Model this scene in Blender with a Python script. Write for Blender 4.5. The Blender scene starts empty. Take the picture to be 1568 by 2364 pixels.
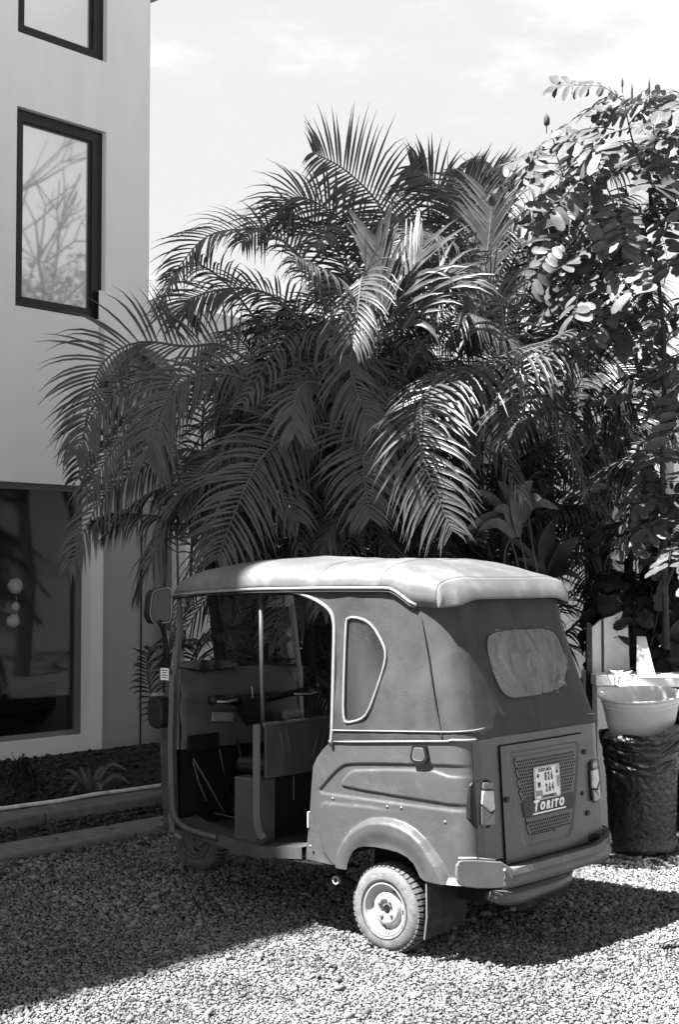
import bpy, bmesh, math, random
import numpy as np
from mathutils import Vector, Matrix, noise
R = math.radians
scn = bpy.context.scene
COL = scn.collection
rnd = random.Random(7)
rng = np.random.default_rng(5)

# ---------------------------------------------------------------- camera
CAM_H = 1.685
FPX = 3283.0            # focal length in pixels of a 1568 x 2364 print
PITCH = math.atan((1325 - 1182) / FPX)
cd = bpy.data.cameras.new('camera')
cam = bpy.data.objects.new('camera', cd)
COL.objects.link(cam)
cam.location = (0, 0, CAM_H)
cam.rotation_euler = (R(90) + PITCH, 0, 0)
cd.sensor_fit = 'VERTICAL'
cd.sensor_height = 36.0
cd.lens = 36.0 * FPX / 2364.0
cd.clip_end = 900
scn.camera = cam

# ---------------------------------------------------------------- sky and sun
SUN = Vector((-0.523, -0.222, 1.0)).normalized()      # direction towards the sun
world = bpy.data.worlds.new('World')
scn.world = world
world.use_nodes = True
nt = world.node_tree
nt.nodes.clear()
N = nt.nodes.new
out = N('ShaderNodeOutputWorld'); bg = N('ShaderNodeBackground')
sky = N('ShaderNodeTexSky'); sky.sky_type = 'NISHITA'; sky.sun_disc = False
sky.sun_elevation = math.asin(SUN.z); sky.sun_rotation = math.atan2(SUN.x, SUN.y)
sky.dust_density = 2.2; sky.air_density = 1.0
sep = N('ShaderNodeSeparateColor')                    # monochrome film behind an orange filter
mixg = N('ShaderNodeMath'); mixg.operation = 'MULTIPLY'; mixg.inputs[1].default_value = 0.75
mix2 = N('ShaderNodeMath'); mix2.operation = 'MULTIPLY_ADD'; mix2.inputs[1].default_value = 0.25
nt.links.new(sky.outputs[0], sep.inputs[0])
nt.links.new(sep.outputs[0], mixg.inputs[0])
nt.links.new(sep.outputs[1], mix2.inputs[0]); nt.links.new(mixg.outputs[0], mix2.inputs[2])
tc = N('ShaderNodeTexCoord'); mp = N('ShaderNodeMapping'); mp.inputs['Scale'].default_value = (1, 1, 2.4)
mp.inputs['Location'].default_value = (0.35, 0.1, 0.22)
nz = N('ShaderNodeTexNoise'); nz.inputs['Scale'].default_value = 3.1; nz.inputs['Detail'].default_value = 9; nz.inputs['Roughness'].default_value = 0.58
rp = N('ShaderNodeMapRange'); rp.inputs[1].default_value = 0.46; rp.inputs[2].default_value = 0.60; rp.interpolation_type = 'SMOOTHSTEP'
nt.links.new(tc.outputs['Generated'], mp.inputs[0]); nt.links.new(mp.outputs[0], nz.inputs['Vector']); nt.links.new(nz.outputs[0], rp.inputs[0])
cl = N('ShaderNodeMixRGB'); cl.inputs[2].default_value = (4.4, 4.4, 4.4, 1)
mf = N('ShaderNodeMath'); mf.operation = 'MULTIPLY'; mf.inputs[1].default_value = 0.75
nt.links.new(rp.outputs[0], mf.inputs[0]); nt.links.new(mf.outputs[0], cl.inputs[0])
# tropical haze: pale all round the horizon, thinning towards the zenith
sx = N('ShaderNodeSeparateXYZ'); nt.links.new(tc.outputs['Generated'], sx.inputs[0])
hz = N('ShaderNodeMapRange'); hz.interpolation_type = 'SMOOTHSTEP'; hz.inputs[1].default_value = .36; hz.inputs[2].default_value = .62; hz.inputs[3].default_value = .96; hz.inputs[4].default_value = 0
nt.links.new(sx.outputs[2], hz.inputs[0])
hm = N('ShaderNodeMixRGB'); hm.inputs[2].default_value = (3.15, 3.15, 3.15, 1)
zd = N('ShaderNodeMath'); zd.operation = 'MULTIPLY'; zd.inputs[1].default_value = .22
nt.links.new(mix2.outputs[0], zd.inputs[0]); nt.links.new(zd.outputs[0], hm.inputs[1]); nt.links.new(hz.outputs[0], hm.inputs[0])
nt.links.new(hm.outputs[0], cl.inputs[1]); nt.links.new(cl.outputs[0], bg.inputs[0])
bg.inputs[1].default_value = 0.05
nt.links.new(bg.outputs[0], out.inputs[0])
sl = bpy.data.lights.new('sun', 'SUN'); sl.energy = 5.0; sl.angle = R(0.5); sl.color = (1, 1, 1)
so = bpy.data.objects.new('sun', sl); COL.objects.link(so)
so.rotation_euler = (-SUN).to_track_quat('-Z', 'Y').to_euler(); so.location = (-6, -3, 12)
vs = scn.view_settings
vs.view_transform = 'Standard'; vs.look = 'None'; vs.exposure = 2.55; vs.gamma = 1.0; vs.use_curve_mapping = False

# ---------------------------------------------------------------- helpers
def at(px, py, d):
    """point seen at print pixel px, py (1568 wide) at a ground distance d"""
    a = (px - 784) / FPX; b = -(py - 1182) / FPX
    v = Vector((a, math.cos(PITCH) - b * math.sin(PITCH), math.sin(PITCH) + b * math.cos(PITCH)))
    return Vector((0, 0, CAM_H)) + v * (d / v.y)

def mat(name, g, rough=0.6, var=0.0, scale=8.0, bump=0.0, bscale=60.0, metal=0.0, spec=0.14, dirt=None, coat=0.0, trans=0.0, stretch=None, dscale=3.0, dlo=.48, dhi=.7, specks=None):
    m = bpy.data.materials.new(name); m.use_nodes = True
    t = m.node_tree; b = t.nodes['Principled BSDF']
    b.inputs['Base Color'].default_value = (g, g, g, 1)
    b.inputs['Roughness'].default_value = rough
    b.inputs['Metallic'].default_value = metal
    b.inputs['Specular IOR Level'].default_value = spec
    b.inputs['Coat Weight'].default_value = coat
    co = t.nodes.new('ShaderNodeTexCoord'); vec = co.outputs['Object']
    if stretch:
        mm = t.nodes.new('ShaderNodeMapping'); mm.inputs['Scale'].default_value = stretch
        t.links.new(vec, mm.inputs[0]); vec = mm.outputs[0]
    col = None
    if var:
        n = t.nodes.new('ShaderNodeTexNoise'); n.inputs['Scale'].default_value = scale; n.inputs['Detail'].default_value = 8; n.inputs['Roughness'].default_value = .62
        t.links.new(vec, n.inputs['Vector'])
        mr = t.nodes.new('ShaderNodeMapRange'); mr.inputs[1].default_value = .3; mr.inputs[2].default_value = .7
        mr.inputs[3].default_value = max(0, g * (1 - var)); mr.inputs[4].default_value = min(1, g * (1 + var))
        t.links.new(n.outputs[0], mr.inputs[0]); col = mr.outputs[0]
    if dirt:
        n2 = t.nodes.new('ShaderNodeTexNoise'); n2.inputs['Scale'].default_value = dscale; n2.inputs['Detail'].default_value = 10; n2.inputs['Roughness'].default_value = .7
        t.links.new(vec, n2.inputs['Vector'])
        m2 = t.nodes.new('ShaderNodeMapRange'); m2.inputs[1].default_value = dlo; m2.inputs[2].default_value = dhi; m2.inputs[4].default_value = dirt[1]
        t.links.new(n2.outputs[0], m2.inputs[0])
        mx = t.nodes.new('ShaderNodeMixRGB'); mx.inputs[1].default_value = (g, g, g, 1); mx.inputs[2].default_value = (dirt[0],) * 3 + (1,)
        t.links.new(m2.outputs[0], mx.inputs[0])
        if col is not None: t.links.new(col, mx.inputs[1])
        col = mx.outputs[0]
        rr = t.nodes.new('ShaderNodeMapRange'); rr.inputs[3].default_value = rough; rr.inputs[4].default_value = min(1, rough + .3)
        t.links.new(m2.outputs[0], rr.inputs[0]); t.links.new(rr.outputs[0], b.inputs['Roughness'])
    if specks:
        sc_, lo_, hi_, val_ = specks
        n4 = t.nodes.new('ShaderNodeTexNoise'); n4.inputs['Scale'].default_value = sc_; n4.inputs['Detail'].default_value = 3; t.links.new(co.outputs['Object'], n4.inputs['Vector'])
        m4 = t.nodes.new('ShaderNodeMapRange'); m4.inputs[1].default_value = lo_; m4.inputs[2].default_value = hi_; t.links.new(n4.outputs[0], m4.inputs[0])
        x4 = t.nodes.new('ShaderNodeMixRGB'); x4.inputs[2].default_value = (val_,) * 3 + (1,); t.links.new(m4.outputs[0], x4.inputs[0]); t.links.new(col, x4.inputs[1]); col = x4.outputs[0]
    if col is not None: t.links.new(col, b.inputs['Base Color'])
    if bump:
        n3 = t.nodes.new('ShaderNodeTexNoise'); n3.inputs['Scale'].default_value = bscale; n3.inputs['Detail'].default_value = 6
        t.links.new(vec, n3.inputs['Vector'])
        bp = t.nodes.new('ShaderNodeBump'); bp.inputs['Strength'].default_value = bump; bp.inputs['Distance'].default_value = .01
        t.links.new(n3.outputs[0], bp.inputs['Height']); t.links.new(bp.outputs[0], b.inputs['Normal'])
    if trans:
        tr = t.nodes.new('ShaderNodeBsdfTranslucent'); ms = t.nodes.new('ShaderNodeMixShader'); ms.inputs[0].default_value = trans
        if col is not None: t.links.new(col, tr.inputs[0])
        else: tr.inputs[0].default_value = (g, g, g, 1)
        o = t.nodes['Material Output']
        t.links.new(b.outputs[0], ms.inputs[1]); t.links.new(tr.outputs[0], ms.inputs[2]); t.links.new(ms.outputs[0], o.inputs[0])
    return m

def glass(name, tint=.9, dustg=.3, dust=.12, rough=.03, patch=0.0, sheen=0.0):
    """thin pane: clear with a Fresnel reflection and a film of dust"""
    m = bpy.data.materials.new(name); m.use_nodes = True; t = m.node_tree; t.nodes.clear()
    o = t.nodes.new('ShaderNodeOutputMaterial'); tr = t.nodes.new('ShaderNodeBsdfTransparent'); gl = t.nodes.new('ShaderNodeBsdfGlossy')
    df = t.nodes.new('ShaderNodeBsdfDiffuse'); df.inputs[0].default_value = (dustg,) * 3 + (1,)
    tr.inputs[0].default_value = (tint,) * 3 + (1,); gl.inputs['Roughness'].default_value = rough
    fr = t.nodes.new('ShaderNodeFresnel'); ge = t.nodes.new('ShaderNodeNewGeometry'); io = t.nodes.new('ShaderNodeMapRange')
    io.inputs[3].default_value = 1.5; io.inputs[4].default_value = 1 / 1.5          # a thin sheet reflects alike from both sides
    t.links.new(ge.outputs['Backfacing'], io.inputs[0]); t.links.new(io.outputs[0], fr.inputs[0])
    a = t.nodes.new('ShaderNodeMixShader'); b = t.nodes.new('ShaderNodeMixShader'); b.inputs[0].default_value = dust
    if patch:
        co = t.nodes.new('ShaderNodeTexCoord'); n = t.nodes.new('ShaderNodeTexNoise'); n.inputs['Scale'].default_value = 5; n.inputs['Detail'].default_value = 2.5; n.inputs['Roughness'].default_value = .4
        mm = t.nodes.new('ShaderNodeMapping'); mm.inputs['Scale'].default_value = (1, 1, .35); mm.inputs['Rotation'].default_value = (.3, .2, 0)
        mr = t.nodes.new('ShaderNodeMapRange'); mr.inputs[1].default_value = .38; mr.inputs[2].default_value = .66; mr.inputs[3].default_value = dust; mr.inputs[4].default_value = min(1, dust + patch)
        t.links.new(co.outputs['Object'], mm.inputs[0]); t.links.new(mm.outputs[0], n.inputs['Vector']); t.links.new(n.outputs[0], mr.inputs[0]); t.links.new(mr.outputs[0], b.inputs[0])
    fo = fr.outputs[0]
    if sheen:
        ad = t.nodes.new('ShaderNodeMath'); ad.operation = 'ADD'; ad.inputs[1].default_value = sheen; ad.use_clamp = True
        t.links.new(fo, ad.inputs[0]); fo = ad.outputs[0]
    t.links.new(fo, a.inputs[0]); t.links.new(tr.outputs[0], a.inputs[1]); t.links.new(gl.outputs[0], a.inputs[2])
    t.links.new(a.outputs[0], b.inputs[1]); t.links.new(df.outputs[0], b.inputs[2]); t.links.new(b.outputs[0], o.inputs[0])
    return m

M = dict(
    paint=mat('body_paint', .0602, .34, .18, 3, .10, 260, dirt=(.085, .7), dscale=9, dlo=.52, dhi=.68, coat=.15, specks=(120, .69, .75, .15), spec=0.28),
    paint2=mat('inner_paint', .0420, .5, .2, 6, dirt=(.11, .3), dscale=9),
    canvas=mat('canvas', .0377, .5, .22, 6, .4, 380, dirt=(.06, .75), dscale=3.4, dlo=.47, dhi=.64, specks=(130, .68, .76, .09), spec=0.12),
    roofc=mat('roof_vinyl', .0994, .42, .14, 5, .25, 300, dirt=(.19, .6), dscale=5, specks=(80, .66, .74, .12), spec=0.35),
    piping=mat('piping', .1950, .5, .15, 20), blackcord=mat('black_cord', .015, .5),
    black=mat('black_plastic', .0112, .45, .3, 15, spec=0.25), dark=mat('dark_underbody', .0098, .8, .3, 8),
    rubber=mat('dusty_rubber', .1187, .85, .35, 40, .3, 200, dirt=(.20, .5), dscale=18, spec=0.08), tread=mat('tread_rubber', .0935, .85, .3, 30, .3, 120),
    groove=mat('tread_groove', .02, .9),
    steel=mat('wheel_steel', .2880, .38, .2, 12, dirt=(.2, .5), dscale=14, spec=0.4), steel_shaded=mat('shaded_wheel_steel', .10, .5, .2, 12), nut=mat('nut_steel', .2, .4, metal=.6),
    mirror=mat('mirror_glass', .035, .03, metal=1.0), chrome=mat('chrome', .75, .15, metal=1.0), dash=mat('dash_plastic', .0790, .6, .15, 10, .1, 300),
    flap=mat('flap_rubber', .0198, .6, .4, 10, dirt=(.08, .5), dscale=14, spec=0.25),
    lens=mat('lamp_lens', .34, .12, .3, 30, .2, 90, coat=.6, spec=0.5), lensd=mat('lamp_lens_dark', .07, .12, .3, 30, .2, 90, coat=.6, spec=0.5),
    plate=mat('plate_white', .70, .4, .06, 30), ink=mat('dark_ink', .03, .5), whitep=mat('white_letter', .8, .45),
    clear=glass('window_glass', .93, .1, .01), vinyl=glass('clear_vinyl', .5, .055, .22, .12, .5, .08), vinyl2=glass('crumpled_vinyl', .6, .10, .08, .09, .35, .14),
    shopglass=glass('shop_glass', .90, .1, .005, sheen=-.030), alu=mat('aluminium_frame', .16, .5), upglass=mat('mirrored_pane', .62, .03, metal=.5, spec=0.8),
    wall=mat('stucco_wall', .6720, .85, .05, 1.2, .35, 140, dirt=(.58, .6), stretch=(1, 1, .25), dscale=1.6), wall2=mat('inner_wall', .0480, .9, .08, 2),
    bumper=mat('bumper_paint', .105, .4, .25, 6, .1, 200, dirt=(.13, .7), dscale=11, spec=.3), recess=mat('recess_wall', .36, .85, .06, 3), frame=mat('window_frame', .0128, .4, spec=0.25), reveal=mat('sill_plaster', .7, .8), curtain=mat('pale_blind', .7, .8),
    concrete=mat('kerb_concrete', .1445, .85, .25, 9, .5, 90, dirt=(.09, .6), dscale=6), hole=mat('dark_hole', .008, .9),
    soil=mat('dark_soil', .0240, .95, .5, 14, .8, 40), gravelbase=mat('gravel_bed', .03, .95, .4, 60, .9, 90), yard=mat('gravel_yard', .1615, .95, .35, 45, .9, 60),  # gravel_bed is near-black, painting shade into the gaps between stones
    frond=mat('palm_leaflet', .0576, .29, .35, 9, trans=.06, spec=0.3), rachis=mat('palm_rachis', .0800, .5, .2, 30), trunk=mat('palm_stem', .0210, .8, .5, 20, .5, 60, stretch=(1, 1, 4)),
    leaf=mat('broad_leaf', .0792, .38, .35, 14, .1, 90, trans=.15, spec=0.25), leafd=mat('dark_leaf', .0175, .4, .4, 9, trans=.12, spec=0.2), twig=mat('twig_bark', .0480, .7, .3, 30),
    bag=mat('bin_bag', .010, .22, .4, 20, 1.0, 38, spec=0.6), tub=mat('white_tub', .62, .4, .06, 12, spec=0.3), board=mat('pale_board', .42, .6, .12, 9), white=mat('white_laminate', .8, .5, .05, 4),
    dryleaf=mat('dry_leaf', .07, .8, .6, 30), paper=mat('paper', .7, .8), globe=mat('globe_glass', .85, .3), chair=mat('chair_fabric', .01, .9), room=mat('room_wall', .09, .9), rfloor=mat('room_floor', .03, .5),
    pipe=mat('pale_pipe', .62, .5, .3, 12),
)
gvar = []
def stone_mat(name, lo, hi, scale):
    m = bpy.data.materials.new(name); m.use_nodes = True; t = m.node_tree; b = t.nodes['Principled BSDF']
    a = t.nodes.new('ShaderNodeAttribute'); a.attribute_name = 'shade'
    mr = t.nodes.new('ShaderNodeMapRange'); mr.inputs[3].default_value = lo; mr.inputs[4].default_value = hi
    t.links.new(a.outputs['Fac'], mr.inputs[0]); t.links.new(mr.outputs[0], b.inputs['Base Color']); b.inputs['Roughness'].default_value = .9; b.inputs['Specular IOR Level'].default_value = .04
    return m
M['stone'] = stone_mat('gravel_stone', .045, .235, 1); M['soilbit'] = stone_mat('soil_clod', .014, .065, 1)

def link(name, me, m=None, parent=None, smooth=False, loc=None):
    if m is not None: me.materials.append(m)
    o = bpy.data.objects.new(name, me); COL.objects.link(o)
    if parent is not None: o.parent = parent
    if loc is not None: o.location = loc
    if smooth:
        me.polygons.foreach_set('use_smooth', [True] * len(me.polygons))
    return o

class MB:
    def __init__(s): s.v = []; s.f = []; s.mi = []; s.cur = 0
    def add(s, vs, fs, mi=None):
        n = len(s.v); s.v += [tuple(v) for v in vs]
        for f in fs: s.f.append(tuple(i + n for i in f)); s.mi.append(s.cur if mi is None else mi)
    def box(s, c, d, rot=None):
        x, y, z = d[0] / 2, d[1] / 2, d[2] / 2
        vs = [Vector(p) for p in ((-x, -y, -z), (x, -y, -z), (x, y, -z), (-x, y, -z), (-x, -y, z), (x, -y, z), (x, y, z), (-x, y, z))]
        if rot is not None: vs = [rot @ v for v in vs]
        s.add([v + Vector(c) for v in vs], [(0, 3, 2, 1), (4, 5, 6, 7), (0, 1, 5, 4), (1, 2, 6, 5), (2, 3, 7, 6), (3, 0, 4, 7)])
    def b2(s, a, b): s.box([(p + q) / 2 for p, q in zip(a, b)], [abs(q - p) for p, q in zip(a, b)])
    def tube(s, pts, r, n=8, caps=True, flat=1.0):
        pts = [Vector(p) for p in pts]; rings = []
        rs = r if isinstance(r, (list, tuple)) else [r] * len(pts)
        up = None
        for i, p in enumerate(pts):
            t = (pts[min(i + 1, len(pts) - 1)] - pts[max(i - 1, 0)]).normalized()
            if up is None: up = Vector((0, 0, 1)) if abs(t.z) < .9 else Vector((1, 0, 0))
            a = t.cross(up).normalized(); b = a.cross(t).normalized(); up = b
            rings.append([p + a * math.cos(2 * math.pi * k / n) * rs[i] + b * math.sin(2 * math.pi * k / n) * rs[i] * flat for k in range(n)])
        vs = [v for g in rings for v in g]; fs = []
        for i in range(len(pts) - 1):
            for k in range(n):
                fs.append((i * n + k, i * n + (k + 1) % n, (i + 1) * n + (k + 1) % n, (i + 1) * n + k))
        if caps: fs.append(tuple(range(n - 1, -1, -1))); fs.append(tuple((len(pts) - 1) * n + k for k in range(n)))
        s.add(vs, fs)
    def grid(s, fn, nu, nv, skip=None, wrap=False):
        vs = [fn(i / nu, j / nv) for j in range(nv + 1) for i in range(nu + 1)]
        fs = []
        for j in range(nv):
            for i in range(nu):
                if skip and skip(i, j): continue
                a = j * (nu + 1) + i; fs.append((a, a + 1, a + nu + 2, a + nu + 1))
        s.add(vs, fs)
    def lathe(s, prof, n=32, c=(0, 0, 0), ax='Y', a0=0, a1=2 * math.pi, sy=1.0):
        """prof: (radius, along axis)"""
        full = abs(a1 - a0) > 6.2; nn = n if full else n + 1; vs = []
        for r_, h in prof:
            for k in range(nn):
                t = a0 + (a1 - a0) * k / n
                if ax == 'Y': p = (c[0] + r_ * math.cos(t), c[1] + h, c[2] + r_ * math.sin(t))
                elif ax == 'Z': p = (c[0] + r_ * math.cos(t), c[1] + r_ * sy * math.sin(t), c[2] + h)
                else: p = (c[0] + h, c[1] + r_ * math.cos(t), c[2] + r_ * math.sin(t))
                vs.append(p)
        fs = []
        for i in range(len(prof) - 1):
            for k in range(n):
                k2 = (k + 1) % nn if full else k + 1
                fs.append((i * nn + k, i * nn + k2, (i + 1) * nn + k2, (i + 1) * nn + k))
        s.add(vs, fs)
    def prism(s, poly, fn, d0, d1):
        """poly of 2D points; fn(u, v, d) -> 3D; extruded from d0 to d1"""
        n = len(poly)
        vs = [fn(u, v, d0) for u, v in poly] + [fn(u, v, d1) for u, v in poly]
        fs = [tuple(range(n)), tuple(range(2 * n - 1, n - 1, -1))] + [(i, (i + 1) % n, n + (i + 1) % n, n + i) for i in range(n)]
        s.add(vs, fs)
    def mesh(s, name, mats=None):
        me = bpy.data.meshes.new(name); me.from_pydata(s.v, [], s.f)
        if any(s.mi): me.polygons.foreach_set('material_index', s.mi)
        me.update(); return me
    def obj(s, name, m, parent=None, smooth=False, bevel=0, recalc=True, solid=0, auto=None):
        me = s.mesh(name)
        if recalc:
            bm = bmesh.new(); bm.from_mesh(me); bmesh.ops.recalc_face_normals(bm, faces=bm.faces); bm.to_mesh(me); bm.free()
        ms = m if isinstance(m, (list, tuple)) else [m]
        for x in ms: me.materials.append(x)
        o = link(name, me, None, parent, smooth)
        if auto:
            bm = bmesh.new(); bm.from_mesh(me)
            for e in bm.edges:
                if len(e.link_faces) == 2 and e.calc_face_angle(0) > R(auto): e.smooth = False
            for f in bm.faces: f.smooth = True
            bm.to_mesh(me); bm.free()
        if solid:
            q = o.modifiers.new('thick', 'SOLIDIFY'); q.thickness = solid; q.offset = -1
        if bevel:
            q = o.modifiers.new('bevel', 'BEVEL'); q.width = bevel; q.segments = 2; q.limit_method = 'ANGLE'
        return o

def tag(o, label, cat, group=None):
    o['label'] = label; o['category'] = cat
    if group: o['group'] = group
    return o
def empty(name, loc, rz, label, cat, group=None):
    o = bpy.data.objects.new(name, None); COL.objects.link(o); o.location = loc; o.rotation_euler = (0, 0, rz); o.empty_display_size = .2
    return tag(o, label, cat, group)
def structure(o): o['kind'] = 'structure'; return o
def stuff(o): o['kind'] = 'stuff'; return o

def interp(pts, x):
    """piecewise linear through sorted (x, y)"""
    if x <= pts[0][0]: return pts[0][1]
    for (a, b), (c, d) in zip(pts, pts[1:]):
        if x <= c: return b + (d - b) * (x - a) / (c - a)
    return pts[-1][1]
def sdf(poly, x, z):
    """signed distance to a closed polygon, negative inside"""
    d = 1e9; ins = False; n = len(poly)
    for i in range(n):
        ax, az = poly[i]; bx, bz = poly[(i + 1) % n]
        ex, ez = bx - ax, bz - az; wx, wz = x - ax, z - az
        t = max(0, min(1, (wx * ex + wz * ez) / (ex * ex + ez * ez + 1e-12)))
        d = min(d, math.hypot(wx - ex * t, wz - ez * t))
        if (az > z) != (bz > z) and x < (bx - ax) * (z - az) / (bz - az) + ax: ins = not ins
    return -d if ins else d
def sstep(a, b, x):
    t = max(0, min(1, (x - a) / (b - a))); return t * t * (3 - 2 * t)
def smooth_poly(p, it=2):
    for _ in range(it):
        q = []
        for i in range(len(p)):
            a = p[i]; b = p[(i + 1) % len(p)]
            q += [tuple(x * .75 + y * .25 for x, y in zip(a, b)), tuple(x * .25 + y * .75 for x, y in zip(a, b))]
        p = q
    return p
def rounded(p, r, n=3):
    q = []
    for i in range(len(p)):
        a, b, c = Vector(p[i - 1]), Vector(p[i]), Vector(p[(i + 1) % len(p)])
        u, v = (a - b), (c - b); k = min(r, u.length * .45, v.length * .45); s0, s1 = b + u.normalized() * k, b + v.normalized() * k
        for j in range(n + 1):
            t = j / n; q.append(tuple(s0 * (1 - t) ** 2 + b * 2 * t * (1 - t) + s1 * t * t))
    return q
def smooth_line(p, it=2):
    for _ in range(it):
        q = [p[0]]
        for a, b in zip(p, p[1:]):
            q += [tuple(x * .75 + y * .25 for x, y in zip(a, b)), tuple(x * .25 + y * .75 for x, y in zip(a, b))]
        p = q + [p[-1]]
    return p

# ---------------------------------------------------------------- ground
U = Vector((.655, .756, 0)).normalized()             # along the facade, to the right and away
W = Vector((U.y, -U.x, 0))                           # out of the facade, towards the camera
B0 = Vector((-2.64, 12.43, 0)); BROT = math.atan2(U.y, U.x)
def bw(s, out_, z=0): return B0 + U * s + W * out_ + Vector((0, 0, z))

g = MB(); g.add([(-400, -400, -.012), (400, -400, -.012), (400, 400, -.012), (-400, 400, -.012)], [(0, 1, 2, 3)])
structure(g.obj('ground', M['yard']))
g = MB(); g.add([(-2.6, 4.6, -.006), (2.6, 4.6, -.006), (3.6, 10.4, -.006), (-3.6, 10.4, -.006)], [(0, 1, 2, 3)])
structure(g.obj('gravel_bed', M['gravelbase']))

def stones(name, pts, sizes, m, cube=False, sink=.25):
    n = len(pts)
    if cube:
        base = np.array([(-1, -1, -1), (1, -1, -1), (1, 1, -1), (-1, 1, -1), (-1, -1, 1), (1, -1, 1), (1, 1, 1), (-1, 1, 1)], float) * .62
        faces = np.array([(4, 5, 6), (4, 6, 7), (0, 1, 5), (0, 5, 4), (1, 2, 6), (1, 6, 5), (2, 3, 7), (2, 7, 6), (3, 0, 4), (3, 4, 7)])
    else:
        t = (1 + 5 ** .5) / 2
        base = np.array([(-1, t, 0), (1, t, 0), (-1, -t, 0), (1, -t, 0), (0, -1, t), (0, 1, t), (0, -1, -t), (0, 1, -t), (t, 0, -1), (t, 0, 1), (-t, 0, -1), (-t, 0, 1)]) / 1.9
        faces = np.array([(0, 11, 5), (0, 5, 1), (0, 1, 7), (0, 7, 10), (0, 10, 11), (1, 5, 9), (5, 11, 4), (11, 10, 2), (10, 7, 6), (7, 1, 8), (3, 9, 4), (3, 4, 2), (3, 2, 6), (3, 6, 8), (3, 8, 9), (4, 9, 5), (2, 4, 11), (6, 2, 10), (8, 6, 7), (9, 8, 1)])
    k = len(base)
    v = np.repeat(base[None], n, 0) * (1 + .22 * rng.standard_normal((n, k, 1)))
    v *= (np.array([1.0, .78, .6]) * (1 + .18 * rng.standard_normal((n, 3))))[:, None, :]
    th = rng.uniform(0, 6.283, n); ti = rng.normal(0, .35, n)
    c, s_ = np.cos(ti), np.sin(ti); y = v[:, :, 1] * c[:, None] - v[:, :, 2] * s_[:, None]; z = v[:, :, 1] * s_[:, None] + v[:, :, 2] * c[:, None]
    x = v[:, :, 0]; c, s_ = np.cos(th), np.sin(th)
    vv = np.stack([x * c[:, None] - y * s_[:, None], x * s_[:, None] + y * c[:, None], z], 2) * sizes[:, None, None]
    vv += pts[:, None, :]; vv[:, :, 2] += (sizes * (.5 - sink))[:, None]
    F = (faces[None] + (np.arange(n) * k)[:, None, None]).reshape(-1, 3)
    me = bpy.data.meshes.new(name); me.vertices.add(n * k); me.vertices.foreach_set('co', vv.reshape(-1))
    me.loops.add(len(F) * 3); me.loops.foreach_set('vertex_index', F.reshape(-1).astype(np.int32))
    me.polygons.add(len(F)); me.polygons.foreach_set('loop_start', np.arange(0, len(F) * 3, 3, dtype=np.int32)); me.polygons.foreach_set('loop_total', np.full(len(F), 3, np.int32))
    me.update(calc_edges=True)
    a = me.attributes.new('shade', 'FLOAT', 'POINT'); a.data.foreach_set('value', np.repeat(np.clip(rng.beta(2.0, 1.5, n) + .10 * np.sin(pts[:, 0] * 5.3 + 2 * np.sin(pts[:, 1] * 3.7)) + .07 * np.sin(pts[:, 1] * 11 + pts[:, 0] * 7), 0, 1), k).astype(np.float32))
    return link(name, me, m)
def scatter(d0, d1, cell, jit=.5, keep=None, wmul=.27, wadd=.25):
    P = []
    ys = np.arange(d0, d1, cell)
    for y in ys:
        w = y * wmul + wadd; xs = np.arange(-w, w, cell); P.append(np.stack([xs, np.full(len(xs), y), np.zeros(len(xs))], 1))
    P = np.concatenate(P); P[:, :2] += rng.uniform(-jit, jit, (len(P), 2)) * cell
    if keep is not None: P = P[keep(P)]
    P[:, 2] = .006 * np.sin(P[:, 0] * 3.1) * np.cos(P[:, 1] * 2.3) + rng.uniform(-.002, .006, len(P))
    return P
outd = lambda P: (P[:, 0] - B0.x) * W.x + (P[:, 1] - B0.y) * W.y
def rise(P):
    t = np.clip((5.4 - outd(P)) / 1.3, 0, 1); P[:, 2] += .052 * t * t * (3 - 2 * t); return P
g = MB(); g.grid(lambda u, v: bw(-14 + 34 * u, 5.6 - 2.2 * v, -.008 + .050 * sstep(0, 1, (5.4 - (5.6 - 2.2 * v)) / 1.3)), 60, 30)
structure(g.obj('gravel_bank', M['gravelbase'], smooth=True))
p1 = scatter(4.9, 6.9, .0128, keep=lambda P: outd(P) > 3.45)
p1 = rise(p1)
stuff(stones('gravel', p1, np.clip(rng.lognormal(-5.0, .30, len(p1)), .004, .0145), M['stone']))
p2 = scatter(6.9, 10.2, .020, keep=lambda P: outd(P) > 3.42)
p2 = rise(p2)
stuff(stones('gravel', p2, np.clip(rng.lognormal(-4.60, .30, len(p2)), .006, .022), M['stone'], cube=True))
p3 = scatter(4.9, 9.5, .16, keep=lambda P: outd(P) > 3.5)
p3 = rise(p3)
stuff(stones('gravel', p3, rng.uniform(.014, .026, len(p3)), M['stone']))

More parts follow.
